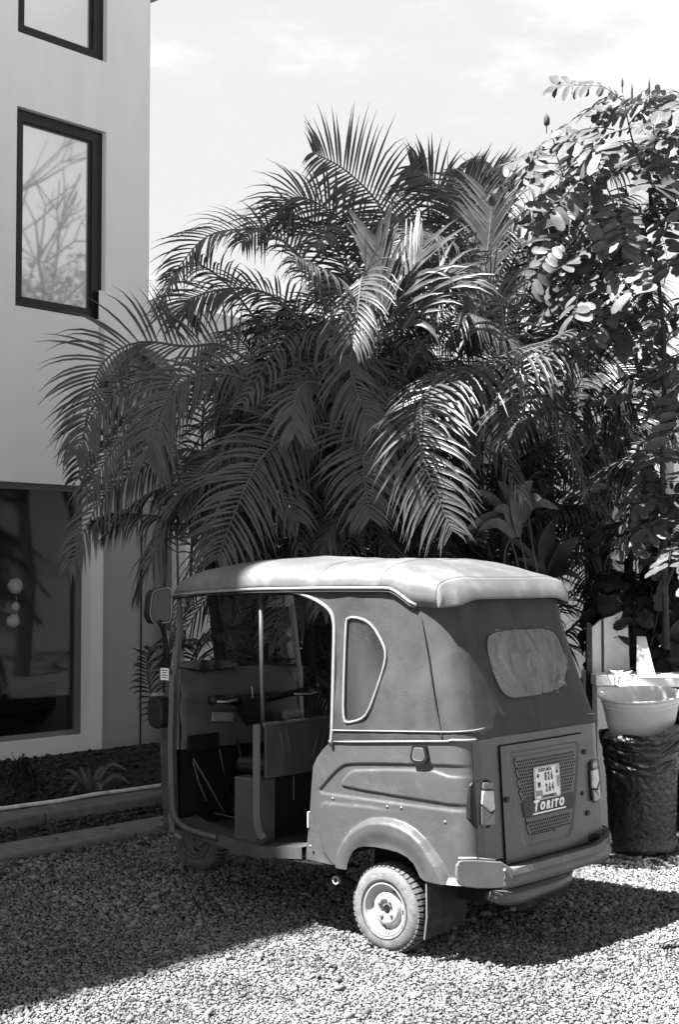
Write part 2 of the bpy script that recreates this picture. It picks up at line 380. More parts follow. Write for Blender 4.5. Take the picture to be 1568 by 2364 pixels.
tw = Vector((.567, 6.812, 0)) + Vector((math.cos(R(229.1)), math.sin(R(229.1)), 0)) * .52
pt_ = np.array([tuple(tw + Vector((math.cos(R(139.1)), math.sin(R(139.1)), 0)) * rnd.uniform(-.13, .15) + Vector((math.cos(R(229.1)), math.sin(R(229.1)), 0)) * (rnd.choice((-1, 1)) * rnd.uniform(.045, .09)) + Vector((0, 0, rnd.uniform(.004, .022)))) for _ in range(170)])
stuff(stones('gravel', pt_, rng.uniform(.007, .013, len(pt_)), M['stone']))
lf = MB()
for _ in range(260):
    x_, y_ = rnd.uniform(-2, 1.9), rnd.uniform(5.0, 9.2)
    q = Vector((x_, y_, .022 + (.05 if (x_ - B0.x) * W.x + (y_ - B0.y) * W.y < 4.3 else 0))); a_ = rnd.uniform(0, 6.28); L2 = rnd.uniform(.012, .035); d = Vector((math.cos(a_), math.sin(a_), rnd.uniform(-.2, .4))) * L2; e = Vector((-math.sin(a_), math.cos(a_), rnd.uniform(-.3, .3))) * L2 * .38
    lf.add([q - d, q + e + Vector((0, 0, .004)), q + d, q - e], [(0, 1, 2), (0, 2, 3)])
stuff(lf.obj('fallen_leaves', M['dryleaf'], recalc=False))
# soil bed and strip between the kerbs
g = MB(); g.add([bw(-14, 3.12, .045), bw(20, 3.12, .045), bw(20, 2.5, .045), bw(-14, 2.5, .045)], [(0, 1, 2, 3)])
structure(g.obj('verge', M['soil']))
g = MB()
g.grid(lambda u, v: bw(-14 + 34 * u, 2.22 - 2.2 * v, .05 + .05 * v + .02 * noise.noise(Vector((u * 60, v * 6, 0)))), 200, 10)
structure(g.obj('planting_bed', M['soil']))
pb = []
for _ in range(5200):
    s_ = rnd.uniform(-3.6, 4.5); o_ = rnd.choice([rnd.uniform(2.52, 3.08), rnd.uniform(.05, 2.18)]); q = bw(s_, o_, .05 if o_ > 2.4 else .06 + .05 * (2.2 - o_) / 2.2)
    pb.append(tuple(q))
pb = np.array(pb); stuff(stones('soil_clods', pb, rng.uniform(.008, .028, len(pb)), M['soilbit']))
# dry leaves and litter against the kerb
pb = np.array([tuple(bw(rnd.uniform(-3.2, 1.2), 3.42 + abs(rnd.gauss(0, .13)), .055)) for _ in range(420)])
stuff(stones('leaf_litter', pb, rng.uniform(.012, .03, len(pb)), M['soilbit']))

def kerb(out0, out1, h, holes):
    root = empty('kerb', bw(0, (out0 + out1) / 2), BROT, '', ''); del root['label']; del root['category']; root['kind'] = 'structure'
    w = abs(out1 - out0); s0 = -9.0
    ks = 0
    while s0 < 12:
        ln = 2.4
        m_ = MB(); m_.box((s0 + ln / 2, 0, h / 2), (ln - .008, w, h)); o = m_.obj('kerb_stone', M['concrete'], root, bevel=.018); ks += 1
        s0 += ln
    for x in holes:
        m_ = MB(); m_.lathe([(0, .0), (.017, .0)], 10, (x, rnd.uniform(-.01, .01), h + .002), 'Z'); m_.obj('bolt_hole', M['hole'], root)
    return root
kerb(3.40, 3.10, .105, [-2.72 + .42 * k for k in range(8)])
kerb(2.50, 2.24, .12, [])
# pale conduit lying along the rear edge of the second kerb
m_ = MB(); pts = [bw(-3 + .3 * k, 2.255 + .006 * math.sin(k * 1.7), .137 + .004 * math.sin(k * 2.3)) for k in range(12)]
m_.tube(pts, .014, 8); tag(m_.obj('plastic_pipe', M['pipe'], smooth=True), 'thin pale plastic pipe lying along the kerb in front of the small shrub', 'pipe')

# ---------------------------------------------------------------- building
bld = empty('building', B0, BROT, 'tall pale plastered building with two black framed upper windows and a dark shop window', 'building')
def wall_grid(mb, xs, zs, t, openings, y0=0.0):
    """front face at y0, back at y0+t, rectangular openings (x0,x1,z0,z1)"""
    xs = sorted(set(xs + [o[0] for o in openings] + [o[1] for o in openings])); zs = sorted(set(zs + [o[2] for o in openings] + [o[3] for o in openings]))
    for a, b in zip(xs, xs[1:]):
        for c, d in zip(zs, zs[1:]):
            cx, cz = (a + b) / 2, (c + d) / 2
            if any(o[0] < cx < o[1] and o[2] < cz < o[3] for o in openings): continue
            mb.add([(a, y0, c), (b, y0, c), (b, y0, d), (a, y0, d)], [(0, 1, 2, 3)])
            mb.add([(a, y0 + t, c), (b, y0 + t, c), (b, y0 + t, d), (a, y0 + t, d)], [(3, 2, 1, 0)])
    for o in openings:
        a, b, c, d = o[:4]
        mb.add([(a, y0, c), (a, y0 + t, c), (a, y0 + t, d), (a, y0, d)], [(0, 1, 2, 3)])
        mb.add([(b, y0, c), (b, y0, d), (b, y0 + t, d), (b, y0 + t, c)], [(0, 1, 2, 3)])
        if abs(c - 4.28) > 1e-6: mb.add([(a, y0, c), (b, y0, c), (b, y0 + t, c), (a, y0 + t, c)], [(0, 1, 2, 3)])
        if not (len(o) > 4): mb.add([(a, y0, d), (a, y0 + t, d), (b, y0 + t, d), (b, y0, d)], [(0, 1, 2, 3)])
def arch_fill(mb, a, b, zs, t, y0=0.0, n=16):
    """wall between the spring line zs and the crown height, above a round arch"""
    r = (b - a) / 2; c = (a + b) / 2; top = zs + r
    P = [(c - r * math.cos(math.pi * k / n), zs + r * math.sin(math.pi * k / n)) for k in range(n + 1)]
    for (x0, z0), (x1, z1) in zip(P, P[1:]):
        mb.add([(x0, y0, z0), (x1, y0, z1), (x1, y0, top), (x0, y0, top)], [(0, 1, 2, 3)])
        mb.add([(x0, y0 + t, z0), (x1, y0 + t, z1), (x1, y0 + t, top), (x0, y0 + t, top)], [(3, 2, 1, 0)])
        mb.add([(x0, y0, z0), (x0, y0 + t, z0), (x1, y0 + t, z1), (x1, y0, z1)], [(0, 1, 2, 3)])
CORNER = 1.265; TH = 15.0; AR = .55; AZ = 3.27
wins = [(-.265, .735, 4.01, 5.765), (-.265, .735, 6.42, 8.2), (-4.4, -3.4, 4.01, 5.765), (-4.4, -3.4, 6.42, 8.2), (-.265, .735, 9.0, 10.8), (-4.4, -3.4, 9.0, 10.8)]
shop = (-5.2, .585, .24, 2.478)
w_ = MB()
wall_grid(w_, [-14, CORNER], [4.28, TH], .22, [(w[0], w[1], max(4.28, w[2]), w[3]) for w in wins], 0)
o = w_.obj('wall', M['wall'], bld, recalc=False)
w_ = MB()
lowop = [(-.265, .735, 4.01, 4.28, 1), (-4.4, -3.4, 4.01, 4.28, 1), shop]
a0, a1 = .66, 1.76
wall_grid(w_, [-14, a0], [0, 4.28], .22, lowop, 0)
w_.obj('wall', M['wall'], bld, recalc=False)
w_ = MB()        # flank and back of the tall block, its unseen shadow-casting roof slab
w_.b2((CORNER - .22, .222, 4.28), (CORNER, 9, TH)); w_.b2((-14, 8.8, 0), (CORNER - .22, 9, TH)); w_.b2((-14.2, 0, 0), (-14, 9, TH))
w_.obj('wall', M['wall'], bld)
w_ = MB(); w_.b2((-14.4, -1.78, TH + .002), (CORNER + .35, 9.2, TH + .25)); w_.obj('roof', M['wall'], bld)  # unseen slab, its height and overhang set to cast the yard's shadow edge
w_ = MB(); w_.b2((CORNER + .002, -.06, 7.24), (CORNER + .16, 1.2, 7.32)); w_.obj('gutter', M['frame'], bld)
for w in wins:
    a, b, c, d = w; root_y = .055
    f = MB(); t = .10
    f.b2((a + .004, root_y, c + .004), (b - .004, root_y + .06, c + t)); f.b2((a + .004, root_y, d - t), (b - .004, root_y + .06, d - .004))
    f.b2((a + .004, root_y, c + t), (a + t, root_y + .06, d - t)); f.b2((b - t - .02, root_y, c + t), (b - .004, root_y + .06, d - t))
    fo = f.obj('window_frame', M['frame'], bld)
    f = MB(); i = .016
    f.b2((a + t, root_y + .012, c + t), (a + t + i, root_y + .05, d - t)); f.b2((b - t - .02 - i * 1.4, root_y + .012, c + t), (b - t - .02, root_y + .05, d - t)); f.b2((a + t + i, root_y + .012, d - t - i), (b - t - .02 - i * 1.4, root_y + .05, d - t))
    f.obj('sash', M['black'], fo)
    f = MB(); f.b2((a + t, root_y + .034, c + t), (b - t - .02, root_y + .04, d - t)); f.obj('pane', M['upglass'], fo)
# shop window with its frame, glass, the room behind
a, b, c, d = shop
f = MB(); f.b2((b - .055, .12, c), (b - .002, .17, d)); f.b2((a, .12, d - .05), (b - .055, .17, d - .002)); f.b2((a, .12, c + .002), (b - .055, .17, c + .045))
f.b2((-2.33, .12, c + .045), (-2.27, .17, d - .05))
fo = f.obj('shop_window_frame', M['alu'], bld)
f = MB(); f.b2((a, .14, c + .045), (-2.33, .148, d - .05)); f.obj('pane', M['shopglass'], fo)
f = MB(); f.b2((-2.27, .14, c + .045), (b - .055, .148, d - .05)); f.obj('pane', M['shopglass'], fo)
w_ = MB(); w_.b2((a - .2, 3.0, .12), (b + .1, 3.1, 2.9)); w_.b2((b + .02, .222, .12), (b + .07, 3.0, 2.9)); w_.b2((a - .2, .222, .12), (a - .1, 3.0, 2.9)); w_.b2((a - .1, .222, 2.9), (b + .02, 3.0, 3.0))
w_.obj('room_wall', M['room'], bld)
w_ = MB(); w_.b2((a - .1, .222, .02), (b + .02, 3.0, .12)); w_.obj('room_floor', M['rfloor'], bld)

# floor lamp and armchair behind the glass
def fs(px, py, y):
    """local building coordinates of print pixel on the plane y metres behind the facade"""
    r_ = at(px, py, 1.0) - Vector((0, 0, CAM_H)); t = ((B0 - Vector((0, 0, CAM_H))).dot(W) - y) / r_.dot(W); q = Vector((0, 0, CAM_H)) + r_ * t - B0
    return q.dot(U), q.z
def bl(s, y, z): return B0 + U * s - W * y + Vector((0, 0, z))
lx, lz = fs(36, 1353, 1.1)
lamp = empty('floor_lamp', bl(lx + .1, 1.1, .12), BROT, 'slim floor lamp with round glass globes standing behind the shop window', 'lamp')
m_ = MB(); m_.tube([(0, 0, 0), (-.1, 0, lz - .12)], .008, 6); m_.obj('pole', M['steel'], lamp)
m_ = MB(); m_.lathe([(0, .02), (.14, .018), (.15, 0), (0, 0)], 20, (0, 0, 0), 'Z'); m_.obj('base', M['black'], lamp)
for (px, py), r_ in (((36, 1353), .078), ((30, 1434), .066), ((36, 1400), .04)):
    gx, gz = fs(px, py, 1.1); m_ = MB()
    m_.lathe([(r_ * math.sin(math.pi * k / 12) + 1e-4, -r_ * math.cos(math.pi * k / 12)) for k in range(13)], 20, (gx - lx - .1, 0, gz - .12), 'Z')
    m_.obj('globe', M['globe'], lamp, True)
cx_, cz_ = fs(165, 1640, .55)
ch = empty('armchair', bl(cx_ - .35, .75, .12), BROT, 'black rounded armchair standing close behind the shop window', 'armchair')
m_ = MB(); hh = fs(150, 1565, .55)[1] - .12; hl = fs(40, 1600, .55)[1] - .12
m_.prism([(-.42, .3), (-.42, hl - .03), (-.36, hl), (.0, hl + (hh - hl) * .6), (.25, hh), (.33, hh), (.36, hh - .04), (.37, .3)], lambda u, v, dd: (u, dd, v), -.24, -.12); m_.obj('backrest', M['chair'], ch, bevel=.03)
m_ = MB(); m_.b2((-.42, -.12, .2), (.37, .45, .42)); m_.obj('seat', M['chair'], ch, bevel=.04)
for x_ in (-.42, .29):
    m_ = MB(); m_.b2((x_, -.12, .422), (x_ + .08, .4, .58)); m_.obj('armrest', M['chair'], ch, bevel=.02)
for x_ in (-.36, .31):
    for y_ in (-.18, .4):
        m_ = MB(); m_.tube([(x_, y_, 0), (x_, y_, .2)], .015, 6); m_.obj('leg', M['black'], ch)

# arcade: lower wing of round arches running on behind the palms
arc = empty('arcade', B0, BROT, 'white single storey arcade of round arches running behind the palms', 'arcade')
w_ = MB()
ops = [(a0, a1)]; x = a1 + .38
wd = (8.74 - a1 - .38 * 6) / 5
for k in range(5): ops.append((x, x + wd)); x += wd + .38
x = 9.12
for k in range(5): ops.append((x, x + 1.1)); x += 1.48
xs = a0
for i, (p, q) in enumerate(ops):
    r_ = (q - p) / 2; zs = 3.82 - r_
    arch_fill(w_, p, q, zs, .2, 0.0)
    top = 4.28 if p < 8.8 else 4.95
    nx = ops[i + 1][0] if i + 1 < len(ops) else q + .38
    wall_grid(w_, [p, q], [3.82, top], .2, [], 0.0)
    # pier right of the arch
    w_.b2((q, 0, 0), (nx, .2, 3.82)); wall_grid(w_, [q, nx], [3.82, top], .2, [], 0.0)
    w_.add([(p, 0, top), (nx, 0, top), (nx, .2, top), (p, .2, top)], [(0, 1, 2, 3)])
    w_.add([(p, 0, 0), (p, .2, 0), (p, .2, zs), (p, 0, zs)], [(0, 1, 2, 3)])
w_.obj('arch_wall', M['wall'], arc, recalc=False)
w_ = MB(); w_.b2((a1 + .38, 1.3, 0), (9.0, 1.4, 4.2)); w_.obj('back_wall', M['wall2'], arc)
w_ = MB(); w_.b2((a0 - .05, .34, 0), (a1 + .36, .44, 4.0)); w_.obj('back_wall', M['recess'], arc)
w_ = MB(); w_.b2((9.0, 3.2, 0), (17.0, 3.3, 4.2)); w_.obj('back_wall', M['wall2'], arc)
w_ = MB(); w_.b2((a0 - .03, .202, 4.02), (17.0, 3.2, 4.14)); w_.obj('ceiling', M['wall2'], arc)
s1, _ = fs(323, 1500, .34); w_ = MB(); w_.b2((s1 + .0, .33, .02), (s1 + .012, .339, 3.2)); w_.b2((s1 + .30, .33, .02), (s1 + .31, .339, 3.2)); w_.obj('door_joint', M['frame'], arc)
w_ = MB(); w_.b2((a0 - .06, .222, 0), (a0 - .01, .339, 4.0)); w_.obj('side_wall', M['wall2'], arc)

# ---------------------------------------------------------------- auto rickshaw
TH_ = R(139.1)
F_ = Vector((math.cos(TH_), math.sin(TH_), 0)); L_ = Vector((-math.sin(TH_), math.cos(TH_), 0)); O_ = Vector((.567, 6.812, 0))
tuk = empty('auto_rickshaw', O_, TH_, 'three wheeled auto rickshaw with canvas roof parked nose in to the kerb', 'auto rickshaw')
def sw(z): return .565 if z < .97 else .565 - (z - .97) * .1
def rx(z): return -.45 - (.97 - z) * .06 if z < .97 else -.45 + (z - .97) * .27
flo = [(.283, .34), (.273, .36), (.266, .414), (.235, .47), (.19, .522), (.13, .565), (.07, .592), (.0, .603), (-.06, .603), (-.12, .594), (-.18, .573), (-.24, .535), (-.291, .485), (-.325, .445), (-.352, .405), (-.381, .35)]
fli = [(.188, .34), (.184, .377), (.170, .41), (.152, .436), (.125, .458), (.09, .468), (.03, .472), (-.04, .470), (-.10, .464), (-.15, .450), (-.187, .426), (-.205, .40), (-.222, .372), (-.267, .35)]
flare_poly = flo + [(-.381, .2), (.283, .2)]
fli_top = sorted([(x_, z_) for x_, z_ in fli])
creaseA = smooth_poly([(-.52, .875), (-.395, .867), (.0, .842), (.209, .823), (.25, .808), (.292, .778), (.35, .725), (.412, .67), (.3, .668), (-.422, .669), (-.52, .669)], 1)
creaseB = smooth_poly([(-.41, .848), (.165, .802), (.21, .78), (.262, .728), (.24, .708), (-.211, .697), (-.41, .692)], 1)
creaseC = [(-.1, .64), (.1, .644), (.357, .634), (.386, .612), (.386, .48), (.36, .40), (.3, .35), (-.1, .3)]
def relief(x_, z_):
    r_ = 0
    r_ -= .008 * (1 - sstep(-.010, .004, sdf(creaseA, x_, z_)))
    r_ += .008 * (1 - sstep(-.009, .003, sdf(creaseB, x_, z_)))
    if z_ < .66 and x_ > -.2: r_ += .006 * (1 - sstep(-.012, .004, sdf(creaseC, x_, z_))) * sstep(-.1, .1, x_)
    if z_ < .64:
        d = -sdf(flare_poly, x_, z_)
        if d > 0:
            r_ += .036 * math.sin(min(1, d / .03) * math.pi / 2) - .012 * sstep(.05, .12, d)
    r_ += .012 * sstep(.80, .90, z_) * 0
    return r_
fedge = [(.34, .486), (.362, .483), (.531, .463), (.68, .45), (.789, .437), (.831, .41), (.875, .365), (.905, .325), (.93, .318)]
def zbot(x_):
    b_ = .352 if x_ > 0 else .36 + max(0, -x_ - .36) * .1
    if fli_top[0][0] < x_ < fli_top[-1][0]: return max(b_, interp(fli_top, x_))
    return b_
def ztop(x_): return .912 + max(0, min(1, (.30 - x_) / .75)) * .06
# lower rear body: one sheet round the left side, the rear and the right side
XR = -.36; RC = .09
def shell_pt(side, x0, v):
    """side +1 left"""
    z_ = zbot(x0) + (ztop(x0) - zbot(x0)) * v
    xf = interp(fedge, z_); x_ = x0 if x0 < .20 else .20 + (x0 - .20) * (xf - .20) / (.486 - .20)
    rl = relief(x_, z_) ; w = .565 - .02 * sstep(.3, .5, x_)
    tuck = .02 * sstep(.45, .35, z_) * 0
    return (x_, side * (w + rl - tuck), z_)
def rear_pt(s_, v):
    """s_ 0..1 from the left straight end round to the right one"""
    z_ = .365 + (.972 - .365) * v
    xr = rx(min(z_, .969)); w = .565
    La = math.pi / 2 * RC; Lb = 2 * (w - RC); T = 2 * La + Lb; q = s_ * T
    x1 = xr + RC
    if q < La: a_ = q / RC; return (x1 - RC * math.sin(a_), w - RC + RC * math.cos(a_), z_)
    if q > La + Lb: a_ = (T - q) / RC; return (x1 - RC * math.sin(a_), -(w - RC + RC * math.cos(a_)), z_)
    yy = w - RC - (q - La); return (xr - .012 * (1 - (yy / w) ** 2), yy, z_)
nX = 170; nZ = 110
sh = MB()
for side in (1, -1):
    nx_, nz_ = (nX, nZ) if side == 1 else (60, 24)
    sh.grid(lambda u, v: shell_pt(side, XR + (.486 - XR) * u, v) if u > 0 else (lambda q: (XR, side * (.565 + relief(XR, .36 + (.972 - .36) * v if False else q[2])), q[2]))(shell_pt(side, XR, v)), nx_, nz_)
def rear_join(u, v):
    p = rear_pt(u, v)
    z0 = zbot(XR) + (ztop(XR) - zbot(XR)) * v
    k = 0
    La = math.pi / 2 * RC / (math.pi * RC + 2 * (.565 - RC))
    if u < La: k = 1 - u / La
    elif u > 1 - La: k = 1 - (1 - u) / La
    if k > 0:
        z_ = p[2] * (1 - k) + z0 * k; x_ = p[0]; e = relief(XR - .0, z_) * sstep(0, 1, k)
        # start exactly on the side sheet
        xs_ = p[0] * (1 - k ** 6) + XR * k ** 6
        return (xs_, p[1] + (e if p[1] > 0 else -e), z_)
    return p
sh.grid(rear_join, 110, nZ)
body = sh.obj('body_shell', M['paint'], tuk, True, recalc=False)
# front returns of the rear body (door jambs), floor and underside
for side in (1, -1):
    m_ = MB()
    pts = [(x_, z_) for z_, x_ in fedge]
    for (xa, za), (xb, zb) in zip(pts, pts[1:]):
        ya = .545 * side; yb = (.545 - .16) * side
        m_.add([(xa, ya, za), (xb, ya, zb), (xb - .02, yb, zb), (xa - .02, yb, za)], [(0, 1, 2, 3)])
    m_.obj('door_jamb', M['paint2'], tuk, solid=.004)
    m_ = MB(); m_.b2((.455, .535 * side, .50), (.462, .551 * side, .575)); o_ = m_.obj('latch_plate', M['plate'], tuk, bevel=.003)
    o_.location.x = .008; o_.location.y = .004 * side
m_ = MB(); m_.b2((-.40, -.52, .47), (.40, .52, .49)); m_.b2((.38, -.52, .36), (1.42, .52, .378)); m_.b2((.37, -.5, .378), (.39, .5, .47)); m_.obj('floor', M['paint2'], tuk)
# wheel housings
for side in (1, -1):
    m_ = MB(); m_.b2((-.27, .39 * side, .30), (.19, .40 * side, .50)); m_.b2((-.28, .40 * side, .478), (.19, .56 * side, .484)); m_.obj('wheel_housing', M['dark'], tuk)
# sill
for side in (1, -1):
    m_ = MB()
    pts = [(.50, .352), (.62, .34), (.80, .318), (.86, .322), (1.1, .335), (1.32, .352), (1.42, .372)]
    for (xa, za), (xb, zb) in zip(pts, pts[1:]):
        ya = (.56 - max(0, xa - .8) * .12) * side; yb = (.56 - max(0, xb - .8) * .12) * side
        m_.add([(xa, ya, za), (xb, yb, zb), (xb, yb, zb + .055), (xa, ya, za + .055), (xa, ya - .12 * side, za + .058), (xb, yb - .12 * side, zb + .058)], [(0, 1, 2, 3), (3, 2, 5, 4)])
    m_.obj('sill', M['paint'], tuk, solid=.004)
    m_ = MB(); m_.add([(.36, .555 * side, .352), (.55, .555 * side, .345), (.50, .30 * side, .30), (.36, .30 * side, .30)], [(0, 1, 2, 3)]); m_.obj('underpanel', M['dark'], tuk, solid=.01)
m_ = MB(); m_.tube([(rx(z_) - .0005, .523, z_) for z_ in (.38, .6, .8, .96)], .0022, 4); m_.obj('panel_seam', M['hole'], tuk)
for x_, z_ in ((-.10, .655), (-.02, .652), (.44, .42), (-.34, .62), (.30, .655), (-.40, .44)):
    m_ = MB(); m_.lathe([(.0, .004), (.006, .002), (.007, -.002)], 8, (x_, .566 + relief(x_, z_), z_), 'Y'); m_.obj('screw', M['nut'], tuk, True)
# belt strip with rivets
strip = MB(); path = [(.322, .567, .915)] + [(x_, .569, ztop(x_) + .002) for x_ in (.2, 0, -.2, XR)]
for k in range(1, 9): a_ = math.pi / 2 * k / 8; path.append((-.36 + .0 - .09 * math.sin(a_), .479 + .09 * math.cos(a_), .973))
strip.tube(path, .006, 6); strip.obj('belt_strip', M['piping'], tuk, True)
for x_ in (.22, .10, -.05, -.2, -.33):
    m_ = MB(); z_ = ztop(x_) + .018; m_.lathe([(.0, .006), (.006, .003), (.007, -.002)], 8, (x_, .567, z_), 'Y'); m_.obj('stud', M['plate'], tuk, True)
# side handle (filler cap recess) on the left flank
hp = [(-.176, .938), (-.247, .942), (-.262, .882), (-.242, .862), (-.176, .860), (-.162, .880)]
m_ = MB(); m_.prism(rounded(hp, .012), lambda u, v, dd: (u, dd, v), .566, .584); m_.obj('filler_cap', M['black'], tuk)
cxh, czh = -.21, .9
m_ = MB(); m_.prism([(cxh + (u - cxh) * .60, czh + (v - czh) * .62) for u, v in rounded(hp, .012)], lambda u, v, dd: (u, dd, v), .570, .5855); o_ = m_.obj('filler_lid', M['paint'], tuk)
m_ = MB(); q = [(cxh + (u - cxh) * .66, .5845, czh + (v - czh) * .68) for u, v in rounded(hp, .012)]; m_.tube(q + [q[0], q[1]], .0014, 6); m_.obj('filler_rim', M['piping'], tuk, True)
# rear service door
def rear(y_, z_, off=0): return (rx(min(z_, .969)) - .012 * (1 - (y_ / .565) ** 2) - off, y_, z_)
m_ = MB(); gp = [(.334, .934), (.334, .420), (-.352, .420), (-.352, .934)]
m_.grid(lambda u, v: rear(.339 - .691 * u, .418 + .519 * v, .0025), 20, 20); m_.obj('door_gap', M['hole'], tuk, recalc=False)
press = rounded([(.289, .902), (-.318, .902), (-.27, .685), (-.20, .474), (.19, .474), (.245, .70)], .045, 5)
g1 = rounded([(.226, .868), (-.286, .868), (-.278, .80), (-.239, .676), (.188, .677), (.210, .78)], .018)
g2 = rounded([(.168, .598), (-.226, .598), (-.197, .520), (.141, .522)], .012)
def drel(y_, z_):
    r_ = .0075
    r_ -= .009 * (1 - sstep(-.014, .002, sdf(press, y_, z_))) - .0
    r_ -= .004 * (1 - sstep(-.004, .002, min(sdf(g1, y_, z_), sdf(g2, y_, z_))))
    return r_
m_ = MB()
def dskip(i, j):
    y_ = .334 - .681 * (i + .5) / 120; z_ = .424 + .507 * (j + .5) / 90
    return sdf(g1, y_, z_) < .001 or sdf(g2, y_, z_) < .001
m_.grid(lambda u, v: rear(.334 - .681 * u, .424 + .507 * v, max(.0005, drel(.334 - .681 * u, .424 + .507 * v)) + .002), 120, 90, dskip)
door = m_.obj('service_door', M['paint'], tuk, True, recalc=False)
# perforated grilles: real holes in a plate, a dark box behind
for poly in (g1, g2):
    m_ = MB(); pit = .0172; ys = [p[0] for p in poly]; zs_ = [p[1] for p in poly]
    row = 0; z_ = min(zs_) - pit
    while z_ < max(zs_) + pit:
        y_ = min(ys) - pit + (pit / 2 if row % 2 else 0)
        while y_ < max(ys) + pit:
            if sdf(poly, y_, z_) < .003:
                Rr = pit / math.sqrt(3); r2 = .0058 if sdf(poly, y_, z_) < -.010 else .0006
                vs_ = [rear(y_ + Rr * math.cos(R(90 + 60 * k)), z_ + Rr * math.sin(R(90 + 60 * k)), .0065) for k in range(6)] + [rear(y_ + r2 * math.cos(R(90 + 60 * k)), z_ + r2 * math.sin(R(90 + 60 * k)), .0060) for k in range(6)]
                m_.add(vs_, [(k, (k + 1) % 6, 6 + (k + 1) % 6, 6 + k) for k in range(6)])
            y_ += pit
        z_ += pit * math.sqrt(3) / 2; row += 1
    gr = m_.obj('grille', M['paint'], door, recalc=False)
m_ = MB(); m_.grid(lambda u, v: rear(.28 - .57 * u, .49 + .40 * v, -.0), 4, 4)
# hinges and lock of the door
for y_, z_ in ((-.355, .845), (-.352, .56), (.31, .70)):
    m_ = MB(); p = rear(y_, z_, .012); m_.box(p, (.014, .028, .022)); m_.obj('hinge', M['black'], door, bevel=.003)
for y_, z_ in ((-.315, .655),):
    m_ = MB(); p = rear(y_, z_, .011); m_.lathe([(.0, -.008), (.008, -.006), (.012, .004)], 10, p, 'X'); m_.obj('lock', M['black'], door)

def text(name, s_, size, m, parent, origin, xdir, ydir, ext=.001, shear=0, offset=0, wide=1.0, sub=None):
    cu = bpy.data.curves.new(name, 'FONT'); cu.body = s_; cu.size = size; cu.extrude = ext; cu.shear = shear; cu.offset = offset; cu.align_x = 'CENTER'; cu.align_y = 'CENTER'; cu.resolution_u = 3
    to = bpy.data.objects.new(name, cu); me = bpy.data.meshes.new_from_object(to); bpy.data.objects.remove(to)
    xd = Vector(xdir).normalized(); yd = Vector(ydir).normalized(); zd = xd.cross(yd)
    for v in me.vertices:
        c = v.co; v.co = Vector(origin) + xd * c.x * wide + yd * c.y + zd * c.z
    me.name = name; me.materials.clear()
    return link(name, me, m, parent)
XD = (0, -1, 0); YD = (-.06, 0, 1) 
YD = Vector((.06, 0, 1)).normalized()
# number plate
def pz(y_, z_, off): return (rx(z_) - .012 - off, y_, z_)
m_ = MB(); pc = (-.017, .742)
m_.prism(rounded([(.089, .815), (-.121, .815), (-.121, .669), (.089, .669)], .012), lambda u, v, dd: pz(u, v, dd), .008, .013)
plate = m_.obj('number_plate', M['plate'], tuk)
m_ = MB(); q = [pz(u, v, .0135) for u, v in rounded([(.084, .811), (-.116, .811), (-.116, .673), (.084, .673)], .010)]; m_.tube(q + [q[0], q[1]], .0011, 4); m_.obj('plate_border', M['ink'], plate)
def pt(s_, y_, z_, size, **k): return text('lettering', s_, size, M['ink'], plate, pz(y_, z_, .0135), XD, YD, **k)
pt('COSTA RICA', .004, .799, .019, offset=.0006); pt('8 2 6', -.026, .767, .050, offset=.0014, wide=.66); pt('M', .056, .735, .034, offset=.0014, wide=.85); pt('2 6 4', -.030, .716, .050, offset=.0014, wide=.66)
pt('CENTROAMERICA', -.02, .681, .015, offset=.0006)
for y_, z_, w, h in [(.056, .699, .048, .024), (-.101, .738, .018, .050)] + [(-.098, .804 - .0045 * k, .026, .002) for k in range(3)]:
    m_ = MB(); m_.box(pz(y_, z_, .014), (.001, w, h)); m_.obj('plate_mark', M['lensd'], plate)
for y_, z_ in ((.062, .776), (-.096, .782)):
    m_ = MB(); m_.lathe([(.0, 0), (.0095, 0)], 12, pz(y_, z_, .0142), 'X'); m_.obj('seal', M['ink'], plate)
# maker's lettering
t_ = text('lettering', 'T', .064, M['whitep'], door, pz(.090, .644, .010), XD, YD, ext=.002, shear=.28, offset=.0026, wide=1.05)
t_ = text('lettering', 'O R I T O', .046, M['whitep'], door, pz(-.044, .640, .010), XD, YD, ext=.002, shear=.28, offset=.0028, wide=1.02)
m_ = MB(); m_.box(pz(-.024, .6125, .010), (.003, .272, .0065)); m_.obj('underline', M['whitep'], door)
m_ = MB(); m_.prism(rounded([(.19, .672), (-.237, .672), (-.228, .603), (.172, .603)], .01), lambda u, v, dd: pz(u, v, dd), .0, .0085); m_.obj('name_band', M['paint2'], door)

# tail lights in the rear corners
for side in (1, -1):
    P = smooth_poly([(.412, .800), (.515, .800), (.535, .775), (.545, .60), (.405, .594), (.395, .67), (.40, .77)], 1)
    fx = lambda u, v, dd: (rx(v) - dd + .22 * max(0, u - .44) , side * u, v)
    m_ = MB(); m_.prism(P, fx, -.01, .010); lo = m_.obj('tail_light', M['black'], tuk)
    for q, mm in (([(.41, .752), (.475, .756), (.485, .70), (.44, .662), (.405, .67)], 'lens'), ([(.405, .664), (.44, .656), (.486, .694), (.49, .61), (.41, .604)], 'lensd'), ([(.415, .79), (.47, .79), (.474, .761), (.412, .757)], 'lensd')):
        m_ = MB(); m_.prism(q, fx, .010, .026); m_.obj('lens', M[mm], lo, bevel=.006)
